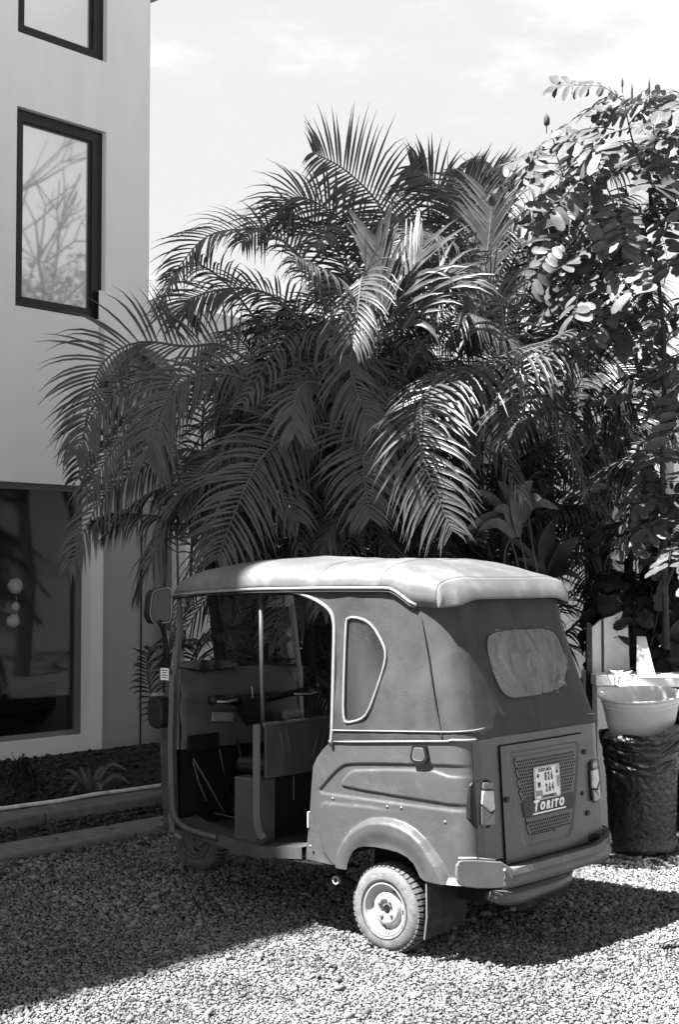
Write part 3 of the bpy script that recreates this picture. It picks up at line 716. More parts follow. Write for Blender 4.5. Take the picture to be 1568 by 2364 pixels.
# bumper
m_ = MB()
prof = [(.0, .348), (-.022, .343), (-.034, .362), (-.026, .382), (-.036, .398), (-.028, .424), (.0, .428)]
ys = [(.44, -.53), (.3, -.545), (.0, -.55), (-.3, -.545), (-.44, -.53), (-.5, -.50), (-.555, -.45)]
ring = []
for y_, x_ in ys:
    lift = 0 if y_ > -.35 else (-.35 - y_) * .22
    ring.append([(x_ + a_, y_, z_ + (lift if z_ > .39 else lift * .35)) for a_, z_ in prof])
n_ = len(prof); vs_ = [v for r_ in ring for v in r_]
m_.add(vs_, [(i * n_ + k, i * n_ + k + 1, (i + 1) * n_ + k + 1, (i + 1) * n_ + k) for i in range(len(ys) - 1) for k in range(n_ - 1)])
bump = m_.obj('bumper', M['bumper'], tuk, solid=.004, auto=40)
m_ = MB()
m_.prism(smooth_poly([(-.03, .455), (.165, .476), (.205, .47), (.21, .40), (.19, .365), (.10, .350), (-.03, .350)], 1), lambda u, v, dd: (-.552 + u * .62 - dd, .43 + u * .86, v), .0, .012)
m_.obj('bumper_end', M['bumper'], bump, bevel=.004)
m_ = MB(); m_.tube([(-.525, .455, .464), (-.47, .53, .477), (-.43, .59, .481)], .006, 6); m_.obj('bumper_lip', M['piping'], bump, True)
for y_, x_ in ((.44, -.565), (-.43, -.568), (.0, -.578)):
    m_ = MB(); m_.lathe([(0, -.008), (.009, -.006), (.011, .004)], 8, (x_, y_, .425 if y_ else .40), 'X'); m_.obj('bolt', M['nut'], bump)
m_ = MB(); m_.tube([(-.48, .40, .44), (-.48, 0, .425), (-.48, -.44, .44)], .018, 8); m_.obj('bumper_bar', M['dark'], bump)
# silencer below the bumper
m_ = MB(); m_.tube([(-.50, .47, .315), (-.51, .38, .295), (-.51, .30, .285), (-.50, .0, .285), (-.49, -.14, .29), (-.48, -.2, .30)], [.025, .045, .05, .048, .045, .02], 14, flat=.8)
m_.obj('silencer', M['paint'], tuk, True)
m_ = MB(); m_.tube([(-.535, .34, .25), (-.535, .34, .235)], .014, 8); m_.obj('drain_plug', M['paint'], tuk)
m_ = MB(); m_.b2((-.42, -.36, .24), (-.10, .36, .46)); m_.obj('engine', M['dark'], tuk, bevel=.03)
m_ = MB(); m_.tube([(0, -.5, .2), (0, .5, .2)], .03, 8); m_.obj('axle', M['dark'], tuk)
m_ = MB(); m_.tube([(.32, .49, .285), (.25, .49, .262), (.05, .47, .215)], .02, 8); m_.tube([(.33, .46, .35), (.325, .485, .28)], .022, 8); m_.obj('suspension_arm', M['dark'], tuk)
m_ = MB(); m_.lathe([(.012, .52), (.02, .52), (.02, .50)], 12, (.325, 0, .272), 'Y'); m_.obj('pivot_ring', M['steel'], tuk)
# mudflaps
for side in (1, -1):
    m_ = MB(); m_.grid(lambda u, v: (-.235 - .015 * math.sin(v * 2) - .01 * u, side * (.575 - .285 * u), .105 + .02 * u * (1 - v) + (.255) * v), 6, 8)
    m_.obj('mudflap', M['flap'], tuk, solid=.006)
    if side == 1:
        m_ = MB(); m_.tube([(-.236, .577, .106), (-.25, .577, .2), (-.247, .577, .35)], .0035, 5); m_.obj('mudflap_edge', M['piping'], tuk)

# wheels
def wheel_parts(parent, c, side, yw=.10, rimm='steel', tyrem='rubber'):
    """c hub centre, side the outer side sign"""
    R0 = .196
    m_ = MB(); h = yw / 2
    pr = [(.112, h * .80), (.118, h * .98), (.135, h * 1.06), (.160, h * 1.02), (.178, h * .86), (.187, h * .70), (R0, h * .52), (R0 + .001, 0), (R0, -h * .52), (.187, -h * .70), (.178, -h * .86), (.150, -h * 1.0), (.118, -h * .9), (.112, -h * .8)]
    m_.lathe([(r_, side * y_) for r_, y_ in pr], 64, c, 'Y')
    ty = m_.obj('tyre', M[tyrem], parent, True)
    m_ = MB(); m_.lathe([(r_, side * y_) for r_, y_ in ((.1878, h * .76), (.1895, h * .70), (R0 + .001, h * .54), (R0 + .002, 0), (R0 + .001, -h * .54), (.1895, -h * .70), (.1878, -h * .76))], 64, c, 'Y'); m_.obj('tread_base', M['groove'], ty, True)
    b_ = MB(); nb = 46
    for k in range(nb):
        a_ = 2 * math.pi * k / nb; da = 2 * math.pi / nb * .33
        for (ra, ya, rb, yb) in ((.1895, h * .80, R0 + .0045, h * .50), (R0 + .0045, h * .44, R0 + .0055, h * .18), (R0 + .005, h * .12, R0 + .005, -h * .14), (R0 + .005, -h * .2, R0 + .004, -h * .46), (R0 + .004, -h * .52, .188, -h * .74)):
            vs_ = []
            for t_, rr_, yy in ((-da, ra, ya), (da, ra, ya), (da, rb, yb), (-da, rb, yb)):
                vs_.append((c[0] + rr_ * math.cos(a_ + t_), c[1] + side * yy, c[2] + rr_ * math.sin(a_ + t_)))
            for t_, rr_, yy in ((-da, ra - .01, ya), (da, ra - .01, ya), (da, rb - .01, yb), (-da, rb - .01, yb)):
                vs_.append((c[0] + rr_ * math.cos(a_ + t_), c[1] + side * yy, c[2] + rr_ * math.sin(a_ + t_)))
            b_.add(vs_, [(0, 1, 2, 3), (0, 1, 5, 4), (1, 2, 6, 5), (2, 3, 7, 6), (3, 0, 4, 7)])
    stuff(b_.obj('tread', M['tread'], ty))
    m_ = MB(); m_.lathe([(r_, side * y_) for r_, y_ in ((.128, h * 1.085), (.130, h * 1.095), (.132, h * 1.08))], 48, c, 'Y'); m_.obj('bead_line', M['groove'], ty)
    m_ = MB()
    pr = [(.113, h * .9), (.117, h * 1.0), (.112, h * 1.02), (.108, h * .8), (.100, h * .55), (.088, h * .42), (.078, h * .42), (.074, h * .50), (.070, h * .72), (.062, h * .82), (.050, h * .84), (.040, h * .80), (.034, h * .66), (.020, h * .62), (.018, h * .40), (0.0, h * .40)]
    m_.lathe([(r_, side * y_) for r_, y_ in pr], 48, c, 'Y'); rim = m_.obj('rim', M[rimm], parent, True, auto=50)
    for k in range(4):
        a_ = math.pi / 2 * k + .6; m_ = MB()
        m_.lathe([(.0, side * h * .98), (.006, side * h * .98), (.0095, side * h * .92), (.010, side * h * .72)], 6, (c[0] + .040 * math.cos(a_), c[1], c[2] + .040 * math.sin(a_)), 'Y'); m_.obj('wheel_nut', M['nut'], rim)
    m_ = MB(); m_.lathe([(.0, side * h * .7), (.017, side * h * .68), (.017, side * h * .45)], 12, c, 'Y'); m_.obj('hub', M['black'], rim)
    for a_, r_, sz in ((.05, .084, .012), (2.0, .084, .012), (3.2, .084, .012), (-1.3, .084, .012)):
        m_ = MB(); m_.box((0, 0, 0), (.005, .002, sz * 1.6), None)
        o_ = m_.obj('vent_slot', M['hole'], rim); o_.location = (c[0] + r_ * math.cos(a_), c[1] + side * (h * .42 + .0015), c[2] + r_ * math.sin(a_)); o_.rotation_euler = (0, -a_, 0)
    m_ = MB(); m_.tube([(c[0] - .008, c[1] + side * h * .5, c[2] - .088), (c[0] - .010, c[1] + side * h * .95, c[2] - .086), (c[0] - .004, c[1] + side * h * 1.1, c[2] - .075), (c[0] - .016, c[1] + side * h * 1.15, c[2] - .07)], .0035, 6); m_.obj('valve', M['black'], rim)
for side, nm in ((1, 'rear_wheel'), (-1, 'rear_wheel')):
    wr = bpy.data.objects.new(nm, None); COL.objects.link(wr); wr.parent = tuk; wr.empty_display_size = .1
    wheel_parts(wr, (.0, side * .512, .196), side)
wr = bpy.data.objects.new('front_wheel', None); COL.objects.link(wr); wr.parent = tuk; wr.empty_display_size = .1
wheel_parts(wr, (1.77, 0, .243), 1, rimm='steel_shaded', tyrem='tread')  # front rim colour darkened to stand for the shade under the nose

# ------------------------------------------------ canvas hood
cfront = [(.90, .305), (.975, .298), (1.1, .305), (1.263, .314), (1.438, .324), (1.47, .333), (1.496, .344), (1.515, .362), (1.532, .386), (1.553, .43), (1.575, .49), (1.592, .56), (1.608, .647), (1.615, .75)]
def hood(side, u, z_):
    """u 0 front edge .. 1 centre of the rear"""
    xf = interp(cfront, z_); w = sw(z_); xr = rx(z_)
    rc = .10 + .05 * sstep(.97, 1.6, z_)            # corner radius grows upwards
    x1 = xr + rc; L1 = xf - x1; La = math.pi / 2 * rc; L2 = w - rc
    T = L1 + La + L2; q = u * T
    if q < L1: x_, y_ = xf - q, w; nx_, ny_ = 0, 1
    elif q < L1 + La:
        a_ = (q - L1) / rc; x_, y_ = x1 - rc * math.sin(a_), w - rc + rc * math.cos(a_); nx_, ny_ = -math.sin(a_), math.cos(a_)
    else: x_, y_ = xr, w - rc - (q - L1 - La); nx_, ny_ = -1, 0
    return x_, y_, nx_, ny_
def hood_pt(side, u, v):
    z_ = .915 + (1.612 - .915) * v
    zb = .915 + max(0, min(1, (.30 - hood(side, u, .95)[0]) / .75)) * .058 - .003
    z_ = zb + (1.612 - zb) * v
    x_, y_, nx_, ny_ = hood(side, u, z_)
    k = sstep(0, .15, v)
    wr_ = .006 * noise.noise(Vector((x_ * 5, y_ * 5, z_ * 4))) + .0035 * noise.noise(Vector((x_ * 14, y_ * 14, z_ * 5)))
    lowk = math.exp(-((z_ - zb - .02) / .025) ** 2); wr_ += lowk * (.004 + .004 * math.sin(x_ * 38 + y_ * 30))
    wr_ += .0016 * noise.noise(Vector((x_ * 9 + z_ * 6, y_ * 8, z_ * 5)))
    sag = -.010 * math.sin(math.pi * min(1, max(0, (z_ - .97) / .6))) * math.exp(-((u - .5) / .18) ** 2)
    d = wr_ * k + sag + .006
    return (x_ + nx_ * d, side * (y_ + ny_ * d), z_)
hood_l = MB()
for side in (1, -1):
    nu, nv = 130, 90
    def hs_(i, j, side=side):
        p = hood_pt(side, (i + .5) / nu, (j + .5) / nv)
        if (p[0] > -.05) and sdf(SWIN, p[0], p[2]) < -.004: return True
        if p[0] < -.2 and sdf(RWIN, p[1], p[2]) < -.004: return True
        return False
    SWIN = smooth_poly([(.248, 1.487), (.158, 1.481), (.095, 1.452), (.029, 1.375), (.006, 1.33), (.012, 1.27), (.048, 1.164), (.090, 1.058), (.132, 1.024), (.212, 1.006), (.230, 1.02), (.240, 1.1), (.254, 1.45)], 1)
    RWIN = smooth_poly([(.262, 1.385), (.22, 1.420), (.068, 1.432), (-.103, 1.435), (-.275, 1.427), (-.338, 1.403), (-.358, 1.325), (-.355, 1.24), (-.31, 1.165), (-.24, 1.137), (-.059, 1.124), (.128, 1.118), (.222, 1.144), (.262, 1.214), (.276, 1.305)], 1)
    hood_l.grid(lambda u, v: hood_pt(side, u, v), nu, nv, hs_)
hood_o = hood_l.obj('canvas_hood', M['canvas'], tuk, True, recalc=False)
hs = hood_o.modifiers.new('thick', 'SOLIDIFY'); hs.thickness = .003; hs.offset = 0
def side_surf(side, x_, z_, off=0):
    return (x_, side * (sw(z_) + .006 + off), z_)
for side in (1, -1):
    m_ = MB(); q = [side_surf(side, x_, z_, .004) for x_, z_ in SWIN]; m_.tube(q + [q[0], q[1]], .0065, 6); fr = m_.obj('side_window_frame', M['piping'], tuk, True)
    m_ = MB(); cxw, czw = .14, 1.25; q = [side_surf(side, cxw + (x_ - cxw) * .95, czw + (z_ - czw) * .97, .003) for x_, z_ in SWIN]; m_.tube(q + [q[0], q[1]], .0045, 6); m_.obj('window_seal', M['blackcord'], fr, True)
    m_ = MB(); m_.add([side_surf(side, x_, z_, -.002) for x_, z_ in SWIN], [tuple(range(len(SWIN)))]); m_.obj('pane', M['vinyl'], fr)
def rsurf(y_, z_, off=0):
    return (rx(z_) - .006 - off, y_, z_)
m_ = MB(); q = [rsurf(y_, z_, .003) for y_, z_ in RWIN]; m_.tube(q + [q[0], q[1]], .0045, 6); rw = m_.obj('rear_window_seam', M['canvas'], tuk, True)
m_ = MB()
nu, nv = 80, 40
def vin(u, v):
    y_ = .28 - .645 * u; z_ = 1.112 + .33 * v
    q_ = noise.noise(Vector((y_ * 6, z_ * 4, 9))); b_ = .012 * noise.noise(Vector((y_ * 6, z_ * 3, 3))) + .034 * max(0, .22 - abs(noise.noise(Vector((y_ * 9 + 2.2 * q_, z_ * 3 + q_, 1))))) * (1.25 - v)
    p = rsurf(y_, z_, b_); return p
m_.grid(vin, nu, nv, lambda i, j: sdf(RWIN, .28 - .645 * (i + .5) / nu, 1.112 + .33 * (j + .5) / nv) > .006)
m_.obj('pane', M['vinyl2'], rw, True, recalc=False)
# piping down the door edge of the hood, stitched seams
for side in (1, -1):
    q = [(x_, side * (sw(z_) + .008), z_) for z_, x_ in cfront]
    m_ = MB(); m_.tube(smooth_line(q, 1), .009, 8); dp = m_.obj('door_piping', M['piping'], tuk, True)
    m_ = MB(); m_.tube([(x_ + .016, y_ * .985, z_) for x_, y_, z_ in q[:8]], .006, 6); m_.obj('door_cord', M['blackcord'], dp, True)
    q = [(x_, side * (sw(1.56) + .012), z_) for x_, z_ in ((.03, 1.618), (-.03, 1.612))]
    seam = []
    for z_ in (1.605, 1.58, 1.54, 1.5, 1.43, 1.35, 1.25, 1.15, 1.05, .975):
        xt = interp([(.97, -.335), (1.15, -.275), (1.35, -.22), (1.5, -.175), (1.54, -.13), (1.58, -.06), (1.62, .02)], z_); lo_, hi_ = 0, .75
        for _ in range(24):
            mu = (lo_ + hi_) / 2
            if hood(side, mu, z_)[0] > xt: lo_ = mu
            else: hi_ = mu
        x_, y_, nx_, ny_ = hood(side, lo_, z_); seam.append((x_ + nx_ * .009, side * (y_ + ny_ * .009), z_))
    m_ = MB(); m_.tube(smooth_line(seam, 1), .004, 6); m_.obj('seam', M['canvas'], tuk, True)
    q = []
    for k in range(26):
        uu = .0 + .66 * k / 25; zz = .967 + .05 * k / 25; x_, y_, nx_, ny_ = hood(side, uu, zz); q.append((x_ + nx_ * .012, side * (y_ + ny_ * .012), zz))
    m_ = MB(); m_.tube(q, .0035, 5); m_.obj('hem_seam', M['piping'], tuk, True)

# roof
def rail(x_):
    if x_ > 0: return interp([(0, 1.622), (.4, 1.619), (.87, 1.610), (1.2, 1.595), (1.47, 1.577), (1.6, 1.56)], x_)
    return interp([(-.30, 1.538), (-.17, 1.543), (-.13, 1.556), (-.09, 1.580), (-.05, 1.604), (0, 1.622)], x_)
def rw_(x_): return interp([(-.30, .512), (-.245, .514), (-.15, .514), (-.05, .512), (0, .510), (1.0, .500), (1.35, .475), (1.5, .44), (1.58, .38)], x_)
def crown(x_):
    return interp([(-.30, 1.655), (-.27, 1.668), (-.15, 1.706), (-.02, 1.745), (.1, 1.760), (.4, 1.765), (.75, 1.772), (1.0, 1.770), (1.2, 1.756), (1.36, 1.735), (1.46, 1.70), (1.53, 1.655), (1.58, 1.59)], x_)
def roof_pt(x_, t):
    """t -1..1 across"""
    a_ = (t + 1) / 2 * math.pi; c, s_ = math.cos(a_), math.sin(a_); n2 = 2.9 + 3.6 * sstep(.05, -.27, x_) if x_ < .05 else 2.9
    w = rw_(x_) + .012; h = crown(x_) - rail(x_)
    bow = -.010 * (math.sin(math.pi * max(0, min(1, (x_ - .05) / .72))) if x_ < .77 else math.sin(math.pi * min(1, (x_ - .77) / .7)))
    y_ = w * math.copysign(abs(c) ** (2 / n2), c); z_ = rail(x_) + (h + bow) * abs(s_) ** (2 / n2)
    z_ += .007 * noise.noise(Vector((x_ * 4, y_ * 5, 2))) + .004 * noise.noise(Vector((x_ * 13, y_ * 6, 5)))
    return (x_, y_, z_)
m_ = MB(); m_.grid(lambda u, v: roof_pt(-.27 + (1.58 + .27) * u, -1 + 2 * v), 120, 64)
ro = m_.obj('roof', M['roofc'], tuk, True, recalc=False); q_ = ro.modifiers.new('thick', 'SOLIDIFY'); q_.thickness = .006; q_.offset = 0
# rear flap of the roof: hangs from the last roof section down to a crisp hem
def flap_pt(u, v):
    p = roof_pt(-.27, -1 + 2 * u); k = abs(2 * u - 1); e = 1 - sstep(.80, 1.0, k)
    # bottom hem follows the hood corner
    yb = p[1] * 1.0; zb = 1.572 - .034 * sstep(.30, .52, abs(p[1]))
    corner = sstep(.44, .53, abs(p[1]))
    xb = -.338 + .055 * corner
    q = (xb, yb * (1 + .012 * corner), min(zb, p[2] - .0))
    ww = .003 * math.sin(p[1] * 22) * v
    return (p[0] + (q[0] - p[0]) * v + ww - .012 * math.sin(math.pi * v) * e, p[1] + (q[1] - p[1]) * v, p[2] + (q[2] - p[2]) * v)
m_ = MB(); m_.grid(flap_pt, 90, 10); fl = m_.obj('roof_flap', M['roofc'], tuk, True, recalc=False); q_ = fl.modifiers.new('thick', 'SOLIDIFY'); q_.thickness = .006; q_.offset = 0
# roof piping and ribs
for side in (1, -1):
    for off, mm, rr_ in ((0, 'piping', .008), (-.017, 'blackcord', .005)):
        q = [(x_, side * (rw_(x_) + .016), rail(x_) + off) for x_ in [-.16 + 1.70 * k / 44 for k in range(45)]]
        m_ = MB(); m_.tube(q, rr_, 6); m_.obj('roof_piping', M[mm], tuk, True)
for x_ in (.42, .03):
    q = [tuple(Vector(roof_pt(x_ + .02 * abs(k / 15 - 1), -1 + 2 * k / 30)) + Vector((0, 0, .002))) for k in range(31)]
    m_ = MB(); m_.tube(q, .0045, 6); m_.obj('roof_seam', M['roofc'], tuk, True)
m_ = MB(); q = [(x_, (rw_(x_) + .012) * sd, rail(x_)) for x_, sd in ((.5, 1), (.5, -1))]
# inside roof frame: pillars, rods, cross bars
for side in (1, -1):
    m_ = MB(); m_.tube([(.835, .475 * side, .95), (.845, .472 * side, 1.12), (.86, .468 * side, 1.60)], .011, 8); m_.obj('roof_rod', M['paint'], tuk, True)
    m_ = MB(); m_.tube([(1.47, .475 * side, 1.15), (1.475, .44 * side, 1.40), (1.49, .425 * side, 1.58)], .024, 6, flat=.6)
    m_.tube([(1.455, .49 * side, .36), (1.475, .49 * side, .80), (1.475, .48 * side, 1.16)], .030, 6, flat=.7); m_.obj('windscreen_pillar', M['paint'], tuk)
    m_ = MB(); m_.tube([(.33, .50 * side, .95), (.345, .49 * side, 1.35), (.38, .47 * side, 1.58)], .014, 8); m_.obj('hood_bow', M['black'], tuk, True)
m_ = MB(); m_.tube([(.845, -.47, 1.59), (.845, .47, 1.59)], .012, 8); m_.tube([(.05, -.47, 1.60), (.05, .47, 1.60)], .012, 8); m_.tube([(1.48, -.42, 1.585), (1.48, .42, 1.585)], .016, 8); m_.obj('cross_bar', M['black'], tuk)
# door frame arc at the left foot: curved sill to pillar
for side in (1, -1):
    m_ = MB(); m_.tube(smooth_line([(1.46, .50 * side, .60), (1.45, .505 * side, .47), (1.41, .51 * side, .415), (1.30, .52 * side, .385), (1.1, .53 * side, .375)], 2), .018, 8); m_.obj('door_frame', M['paint'], tuk, True)
# partition behind the driver, post and side box
for side in (1, -1):
    m_ = MB(); m_.tube(smooth_line([(.835, .52 * side, .955), (.83, .525 * side, .6), (.825, .53 * side, .50), (.80, .535 * side, .43), (.76, .54 * side, .405)], 2), .026, 4); m_.obj('door_post', M['paint'], tuk, bevel=.003)
    m_ = MB(); m_.b2((.82, .40 * side, .375), (1.01, .50 * side, .685)); m_.obj('seat_box', M['paint'], tuk, bevel=.008)
m_ = MB(); m_.b2((.80, -.49, .69), (.815, .49, .945)); part = m_.obj('partition', M['paint'], tuk, bevel=.004)
m_ = MB(); m_.tube([(.805, -.5, .95), (.805, .5, .95)], .012, 8); m_.obj('grab_rail', M['paint'], part)
for y_, s_ in ((.40, 1), (.35, 1), (.10, -1), (.05, -1), (-.3, 1), (-.35, 1)):
    m_ = MB(); m_.tube([(.797, y_, .92), (.797, y_ - .05 * s_, .76)], .0045, 6); m_.obj('rib', M['dash'], part, True)
m_ = MB(); m_.b2((.83, -.49, .40), (.84, .40, .69)); m_.obj('bulkhead', M['dark'], tuk)
m_ = MB(); m_.tube([(.82, .27, .68), (.82, .27, .56)], .004, 5); m_.obj('latch_rod', M['dash'], tuk)
m_ = MB(); m_.b2((.845, -.38, .685), (1.13, .38, .76)); m_.obj('driver_seat', M['black'], tuk, bevel=.025)
m_ = MB(); m_.b2((-.25, -.50, .50), (.33, .50, .64)); m_.obj('passenger_seat', M['black'], tuk, bevel=.03)
m_ = MB(); m_.b2((-.34, -.48, .642), (-.24, .48, 1.05)); m_.obj('passenger_backrest', M['black'], tuk, bevel=.03)
# right side: closed lower door with black curtain
m_ = MB(); m_.b2((.45, -.535, .38), (1.42, -.525, .88)); m_.obj('side_panel', M['paint2'], tuk)
m_ = MB(); m_.b2((.40, -.525, .882), (1.12, -.517, 1.27)); m_.obj('side_curtain', M['black'], tuk)
# nose, dashboard, windscreen
def nose_w(x_, z_):
    b_ = interp([(1.46, .485), (1.60, .462), (1.75, .41), (1.9, .32), (2.02, .20), (2.08, .06)], x_)
    return b_ * interp([(.30, .80), (.45, .95), (.7, 1.0), (1.16, .93)], z_)
m_ = MB()
def nose(u, v):
    # u from left rear round the front to right rear; v upwards
    z_ = .30 + .86 * v; t = (u - .5) * 2; x_ = 1.47 + (.50 - .14 * sstep(.5, 1, v)) * math.cos(t * math.pi / 2) ** .75
    sc = (x_ - 1.47) / (.50 - .14 * sstep(.5, 1, v) + 1e-9)
    w = interp([(0, .482), (.2, .42), (.5, .33), (.75, .24), (.92, .13), (1, 0)], sc) * interp([(0, .86), (.2, .97), (.5, 1.0), (1, .94)], v)
    return (x_, math.copysign(w, -t) if abs(t) > 1e-6 else 0, z_)
m_.grid(nose, 40, 20); m_.obj('nose', M['paint'], tuk, True, solid=.004)
m_ = MB()
m_.grid(lambda u, v: (1.47 + .36 * math.cos((u - .5) * math.pi) ** .75 * (1 - v), -(u - .5) * 2 * (.457 - .03 * v), 1.16 + .42 * v), 24, 8)
ws = m_.obj('windscreen', M['clear'], tuk, True)
m_ = MB(); q = [(1.47 + .36 * math.cos((k / 24 - .5) * math.pi) ** .75, -(k / 24 - .5) * 2 * .457, 1.163) for k in range(25)]; m_.tube(q, .010, 6); m_.obj('windscreen_seal', M['black'], ws, True)
m_ = MB(); m_.tube([(1.81, .05, 1.19), (1.70, .05, 1.36)], .005, 5); m_.obj('wiper', M['black'], ws)
m_ = MB()
dp = smooth_line([(1.44, .775), (1.43, .90), (1.47, .99), (1.44, 1.06), (1.50, 1.15), (1.56, 1.185), (1.66, 1.18), (1.78, 1.165)], 2)
m_.grid(lambda u, v: (dp[min(len(dp) - 1, int(v * (len(dp) - 1) + .5))][0] + .04 * abs(2 * u - 1) ** 4 * 0, (.455 - .91 * u) * (1 - .12 * v * v), dp[min(len(dp) - 1, int(v * (len(dp) - 1) + .5))][1] - .02 * u), 20, len(dp) - 1)
dash = m_.obj('dashboard', M['dash'], tuk, True, solid=.01)
m_ = MB(); m_.prism(smooth_poly([(.33, 1.17), (.29, 1.215), (-.02, 1.215), (-.07, 1.17)], 2), lambda u, v, dd: (dd, u, v), 1.52, 1.66); m_.obj('instrument_hood', M['dash'], dash, bevel=.01)
m_ = MB(); m_.b2((1.424, .20, .845), (1.436, .42, .765)); m_.box((1.43, .31, .80), (.02, .22, .085)); m_.obj('storage_recess', M['hole'], dash, bevel=.006)
m_ = MB(); m_.box((1.415, -.16, .90), (.03, .05, .05)); m_.obj('switch', M['black'], dash)
m_ = MB(); m_.box((1.418, .18, .925), (.012, .16, .05), Matrix.Rotation(.1, 3, 'X')); m_.obj('cover_plate', M['piping'], dash, bevel=.01)
m_ = MB(); m_.box((1.49, .445, .98), (.03, .028, .42)); m_.obj('dash_edge', M['piping'], dash, bevel=.006)
for y_, r_ in ((.22, .035), (.12, .028)):
    m_ = MB(); m_.lathe([(0, -.004), (r_ * .8, -.004), (r_, 0), (r_, .01)], 20, (1.512, y_, 1.192), 'X'); m_.obj('gauge', M['black'], dash, True)
for k in range(5):
    m_ = MB(); m_.box((1.428, -.26 + .035 * k, 1.02), (.008, .022, .03)); m_.obj('toggle', M['black'], dash, bevel=.003)
m_ = MB(); m_.b2((1.36, -.43, .86), (1.44, -.22, .875)); m_.obj('shelf', M['dash'], dash, bevel=.004)
m_ = MB(); m_.box((1.39, -.32, .905), (.05, .14, .06), Matrix.Rotation(.2, 3, 'Z')); m_.obj('cloth_bundle', M['piping'], dash, True, bevel=.02)
for y_, w in ((.12, .05), (-.02, .05), (-.2, .07)):
    m_ = MB(); m_.box((1.36, y_, .44), (.07, w, .012), Matrix.Rotation(.5, 3, 'Y')); m_.obj('pedal', M['flap'], tuk, bevel=.004)
    m_ = MB(); m_.tube([(1.38, y_, .45), (1.45, y_, .55)], .006, 6); m_.obj('pedal_arm', M['dark'], tuk)
m_ = MB(); m_.tube(smooth_line([(1.44, .05, .80), (1.38, .08, .70), (1.42, .0, .60), (1.45, .05, .50)], 2), .008, 6); m_.obj('hose', M['black'], tuk, True)
m_ = MB(); m_.b2((.835, -.36, .765), (.875, .36, .90)); m_.obj('seat_pad', M['black'], tuk, bevel=.018)
# handlebar
hb = MB(); hb.tube(smooth_line([(1.30, .38, 1.035), (1.34, .28, 1.03), (1.38, .12, 1.0), (1.38, -.12, 1.0), (1.34, -.28, 1.03), (1.30, -.38, 1.035)], 1), .018, 8); hbo = hb.obj('handlebar', M['black'], tuk, True)
m_ = MB(); m_.prism([(.10, 1.03), (-.10, 1.03), (-.06, .93), (.0, .86), (.06, .93)], lambda u, v, dd: (dd, u, v), 1.34, 1.43); m_.obj('steering_column', M['black'], hbo, bevel=.015)
for s_ in (1, -1):
    m_ = MB(); m_.tube([(1.30, .30 * s_, 1.035), (1.29, .39 * s_, 1.035)], .024, 10); m_.obj('grip', M['black'], hbo, True)
    m_ = MB(); m_.tube([(1.27, .22 * s_, 1.03), (1.24, .32 * s_, 1.025), (1.25, .385 * s_, 1.03)], .006, 6); m_.obj('lever', M['steel'], hbo, True)
m_ = MB(); m_.tube([(1.35, .03, 1.08), (1.345, .03, 1.02)], .005, 5); m_.obj('key', M['chrome'], hbo)
m_ = MB(); m_.tube([(1.74, 0, .95), (1.80, 0, .55), (1.77, 0, .28)], .035, 10); m_.obj('fork', M['dark'], tuk, True)
# inner footwell wall and floor mats, bars
m_ = MB(); m_.b2((1.46, -.44, .38), (1.47, .44, .78)); m_.obj('footwell', M['dark'], tuk)
m_ = MB(); m_.tube([(1.40, .41, .73), (1.34, .36, .60), (1.28, .30, .45)], .0045, 6); m_.obj('brake_rod', M['dash'], tuk, True)
m_ = MB(); m_.tube([(1.38, .43, .72), (1.35, .42, .62), (1.31, .40, .52)], .0035, 6); m_.obj('cable', M['dash'], tuk, True)
m_ = MB(); m_.tube([(1.40, .22, .76), (1.39, .19, .62)], .004, 6); m_.obj('cable', M['dash'], tuk, True)
m_ = MB(); m_.tube(smooth_line([(1.35, .30, .44), (1.2, .25, .42), (1.08, .2, .395), (1.0, .25, .39)], 2), .003, 6); m_.obj('cable', M['dash'], tuk, True)
# front fender seen under the nose
m_ = MB(); m_.grid(lambda u, v: (1.77 + .225 * math.cos(R(20 + 150 * u)), -.085 + .17 * v, .243 + .225 * math.sin(R(20 + 150 * u))), 20, 4); m_.obj('front_fender', M['paint'], tuk, True, solid=.004)
m_ = MB(); m_.grid(lambda u, v: (1.47 + .16 * v + .03 * math.sin(u * 3), .455 - .91 * u, .33 - .0 * v + .03 * v), 8, 3); m_.obj('front_apron', M['paint'], tuk, solid=.004)
m_ = MB(); m_.tube(smooth_line([(1.50, .475, .44), (1.485, .48, .38), (1.44, .485, .345), (1.40, .49, .335)], 2), .013, 8); m_.obj('step_edge', M['piping'], tuk, True)
# mirror
mp_ = rounded([(.690, 1.60), (.575, 1.622), (.545, 1.60), (.532, 1.45), (.55, 1.432), (.66, 1.425), (.695, 1.47)], .03)
mfx = lambda u, v, dd: (1.455 + (u - .61) * .62 + dd - (v - 1.52) * .12, .585 + (u - .61) * .42, v)
mr_ = MB(); mr_.prism(mp_, mfx, .0, .045); mirror = mr_.obj('wing_mirror', M['black'], tuk, bevel=.008)
m_ = MB(); m_.prism([(.612 + (u - .612) * .84, 1.522 + (v - 1.522) * .87) for u, v in mp_], mfx, -.003, .0); m_.obj('mirror_glass', M['mirror'], mirror)
q = [mfx(.612 + (u - .612) * .93, 1.522 + (v - 1.522) * .95, -.003) for u, v in mp_]
m_ = MB(); m_.tube(q + [q[0], q[1]], .003, 5); m_.obj('mirror_rim', M['piping'], mirror, True)
m_ = MB(); m_.tube(smooth_line([(1.46, .60, 1.44), (1.47, .56, 1.40), (1.49, .52, 1.32), (1.50, .50, 1.23), (1.53, .50, 1.205)], 1), .012, 8); m_.obj('mirror_arm', M['black'], mirror, True)
m_ = MB(); m_.tube([(1.485, .515, 1.39), (1.50, .507, 1.28)], .011, 6); m_.obj('arm_sleeve', M['piping'], mirror, True)
